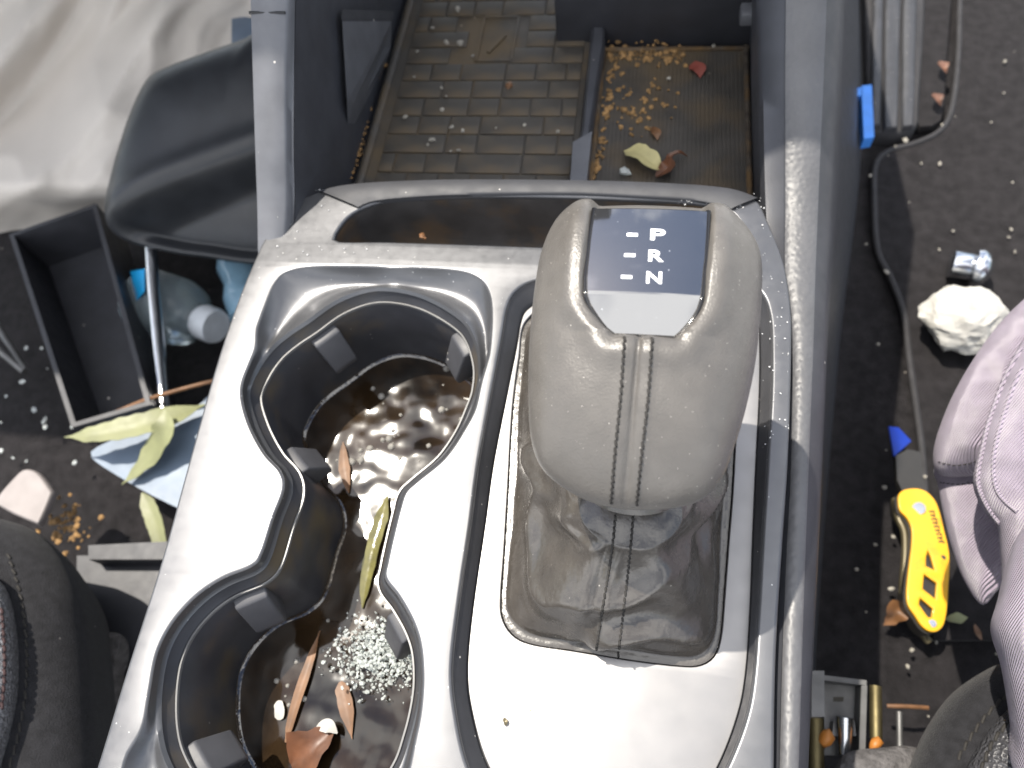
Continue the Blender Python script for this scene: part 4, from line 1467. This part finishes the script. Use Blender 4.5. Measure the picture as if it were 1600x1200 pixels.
# seat runner bracket
br = thing('seat_bracket', 'grey metal seat runner bracket with bolt beside the console', 'bracket', at(1320, 1130, FLOOR))
bz = -.16
slab('upright', [at(1268, 1048, bz + .01), at(1288, 1048, bz + .01), at(1288, 1120, bz + .01), at(1268, 1120, bz + .01)], .03, M['dull_steel'], br, bevel=.002)
slab('back_plate', [at(1288, 1062, bz - .012), at(1354, 1068, bz - .012), at(1350, 1180, bz - .012), at(1288, 1180, bz - .012)], .006, M['dull_steel'], br, bevel=.001)
slab('top_flange', [at(1288, 1055, bz), at(1354, 1063, bz), at(1354, 1071, bz), at(1288, 1063, bz)], .016, M['dull_steel'], br, bevel=.001)
slab('side_flange', [at(1346, 1071, bz), at(1355, 1071, bz), at(1352, 1180, bz), at(1342, 1180, bz)], .014, M['dull_steel'], br, bevel=.001)
slab('slot', [at(1302, 1089, bz - .0115), at(1318, 1089, bz - .0115), at(1318, 1096, bz - .0115), at(1302, 1096, bz - .0115)], .003, M['ink'], br)
tube('bolt', [at(1320, 1120, bz), at(1320, 1150, bz - .002), at(1320, 1178, bz - .004)], [.0045, .004, .0035], M['steel'], br, 16)
slab('bolt_block', [at(1303, 1126, bz - .004), at(1335, 1126, bz - .004), at(1338, 1150, bz - .004), at(1300, 1150, bz - .004)], .01, M['dull_steel'], br, bevel=.001)
tube('rod', [at(1274, 1122, bz - .004), at(1276, 1240, bz - .004)], .0042, M['brass'], br, 14)
tube('rod', [at(1368, 1072, bz - .01), at(1369, 1155, bz - .01)], .0032, M['brass'], br, 14)
for x, y in ((1292, 1154), (1367, 1163)):
    v, f = chunk_data(at(x, y, bz), .005, x, 1.0)
    mk('orange_cap', v, f, M['orange'], br)
tube('rail_edge', [at(1405, 1112, -.2), at(1406, 1180, -.2)], .0018, M['dull_steel'], br, 8)

# driver seat
ds = thing('driver_seat', 'black driver seat bolster with grained leather panel and seam', 'seat', at(1560, 1180, FLOOR))
dp = Pad([(1412, 1240), (1424, 1190), (1446, 1140), (1482, 1090), (1530, 1055), (1572, 1036), (1650, 1012), (1760, 1010), (1800, 1200), (1720, 1330), (1430, 1330)],
         (1560, 1170, -.13), (-.30, .1, .94), .03, .10, N=140, rings=40, power=4)
bol = mk('bolster', dp.vd, dp.fd, M['seat'], ds)
dbv = dp.bvh()
stitches([(1500, 1180), (1528, 1135), (1560, 1098), (1590, 1075)], dbv, .005, .0042, .0007, .0002, bol)
lp_ = Pad([(1496, 1250), (1512, 1195), (1535, 1155), (1565, 1118), (1600, 1092), (1680, 1060), (1760, 1060), (1760, 1300), (1520, 1310)],
          (1600, 1180, -.094), (-.35, .1, .93), .014, .03, N=100, rings=30, power=4)
lea = mk('leather_panel', lp_.vd, lp_.fd, M['seat_leather'], ds)
lb = lp_.bvh()
stitches([(1535, 1199), (1552, 1160), (1580, 1125), (1598, 1110)], lb, .005, .0042, .0008, .0002, lea)
fz = Pad([(1302, 1240), (1312, 1190), (1330, 1174), (1380, 1168), (1420, 1166), (1440, 1180), (1450, 1240), (1380, 1280)], (1370, 1205, -.15), (0, .2, 1), .008, .03, N=80, rings=20)
tag(mk('felt_pad', fz.vd, fz.fd, M['felt']), 'fuzzy dark felt pad at the foot of the seat bracket', 'felt pad')

# ------------------------------------------------------------------ person
pe = thing('person', 'person in pale lilac twill trousers seated beside the console', 'person', at(1650, 800, -.2))


def cloth_hf(seed, amp):
    def f_(x, y, sc):
        return amp * (noise.noise(Vector((x * 22, y * 22, seed))) + .5 * noise.noise(Vector((x * 50 + y * 30, y * 40, seed + 3))) + .55 * (1 - 2 * abs(noise.noise(Vector((x * 60 - y * 30, y * 24 + x * 20, seed + 6))))) + .22 * (1 - 2 * abs(noise.noise(Vector((x * 120 + y * 60, y * 50, seed + 9)))))) * min(1, (1 - sc) * 5)
    return f_


def cloth_part(name, out, c, n, crown, back, seed, amp=.003, power=3.0, mat='lilac', parent=None):
    p = Pad(out, c, n, crown, back, N=160, rings=50, hf=cloth_hf(seed, amp), power=power)
    return mk(name, p.vd, p.fd, M[mat], parent or pe), p


hem_, hpad = cloth_part('hem', [(1464, 728), (1466, 760), (1474, 805), (1488, 860), (1508, 910), (1534, 945), (1556, 925), (1580, 895), (1610, 860), (1600, 720), (1540, 700)], (1525, 830, -.115), (-.45, -.1, .88), .010, .02, 1.0, .002)
tl_, tp = cloth_part('trouser_leg', [(1700, 410), (1640, 440), (1598, 472), (1555, 515), (1510, 580), (1478, 642), (1459, 700), (1462, 736), (1490, 744), (1540, 738), (1580, 720), (1700, 640)],
                     (1560, 620, -.085), (-.35, -.15, .92), .022, .03, 2.0, .004)
ff_, fpad = cloth_part('front_fold', [(1720, 480), (1640, 498), (1602, 527), (1568, 585), (1542, 655), (1530, 700), (1521, 752), (1538, 795), (1560, 822), (1566, 880), (1572, 920), (1620, 960), (1720, 940)],
           (1610, 730, -.055), (-.3, -.15, .94), .016, .03, 5.0, .003, 4)
lap, lpp = cloth_part('thigh', [(1720, 790), (1640, 800), (1604, 822), (1582, 870), (1568, 930), (1556, 972), (1559, 1000), (1573, 1042), (1584, 1100), (1592, 1160), (1598, 1230), (1700, 1300), (1800, 1000)],
                      (1640, 1030, -.035), (-.25, -.2, .94), .020, .04, 8.0, .002, 3.4)
tb_ = tp.bvh()
stitches([(1468, 722), (1490, 727), (1515, 724), (1530, 718)], tb_, .0024, .0017, .0003, .0001, tl_)
fb_ = fpad.bvh()
def seam_on(path, bvh, r, parent):
    pts = [hit(q.x, q.y, bvh, .0002)[0] for q in rs([Vector((x, y, 0)) for x, y in path], 40, False)]
    pts = [q for q in pts if q is not None]
    return tube('seam', pts, r, M['lilac'], parent, 8)
seam_on([(1597, 545), (1572, 590), (1548, 655), (1537, 700), (1529, 752), (1544, 792), (1563, 818)], fb_, .0011, ff_)
seam_on([(1597, 575), (1580, 615), (1560, 680), (1552, 730), (1560, 770), (1590, 800)], fb_, .0009, ff_)
seam_on([(1470, 737), (1495, 741), (1530, 736)], hpad.bvh(), .0010, hem_)
stitches([(1470, 754), (1500, 757), (1530, 752)], hpad.bvh(), .0024, .0017, .0003, .0001, hem_)
# the rest of the leg, running back to the seat and down to the floor mat
lpth = rs([Vector(p) for p in ((.42, -.36, -.02), (.40, -.20, -.01), (.39, -.06, -.01), (.42, .05, -.03), (.49, .13, -.12), (.55, .17, -.255))], 30, False)
lrad = [.085 - .035 * smooth01(k / 29) + .003 * math.sin(k * 1.7) for k in range(30)]
tube('trouser_leg', lpth, lrad, M['lilac'], pe, 28)
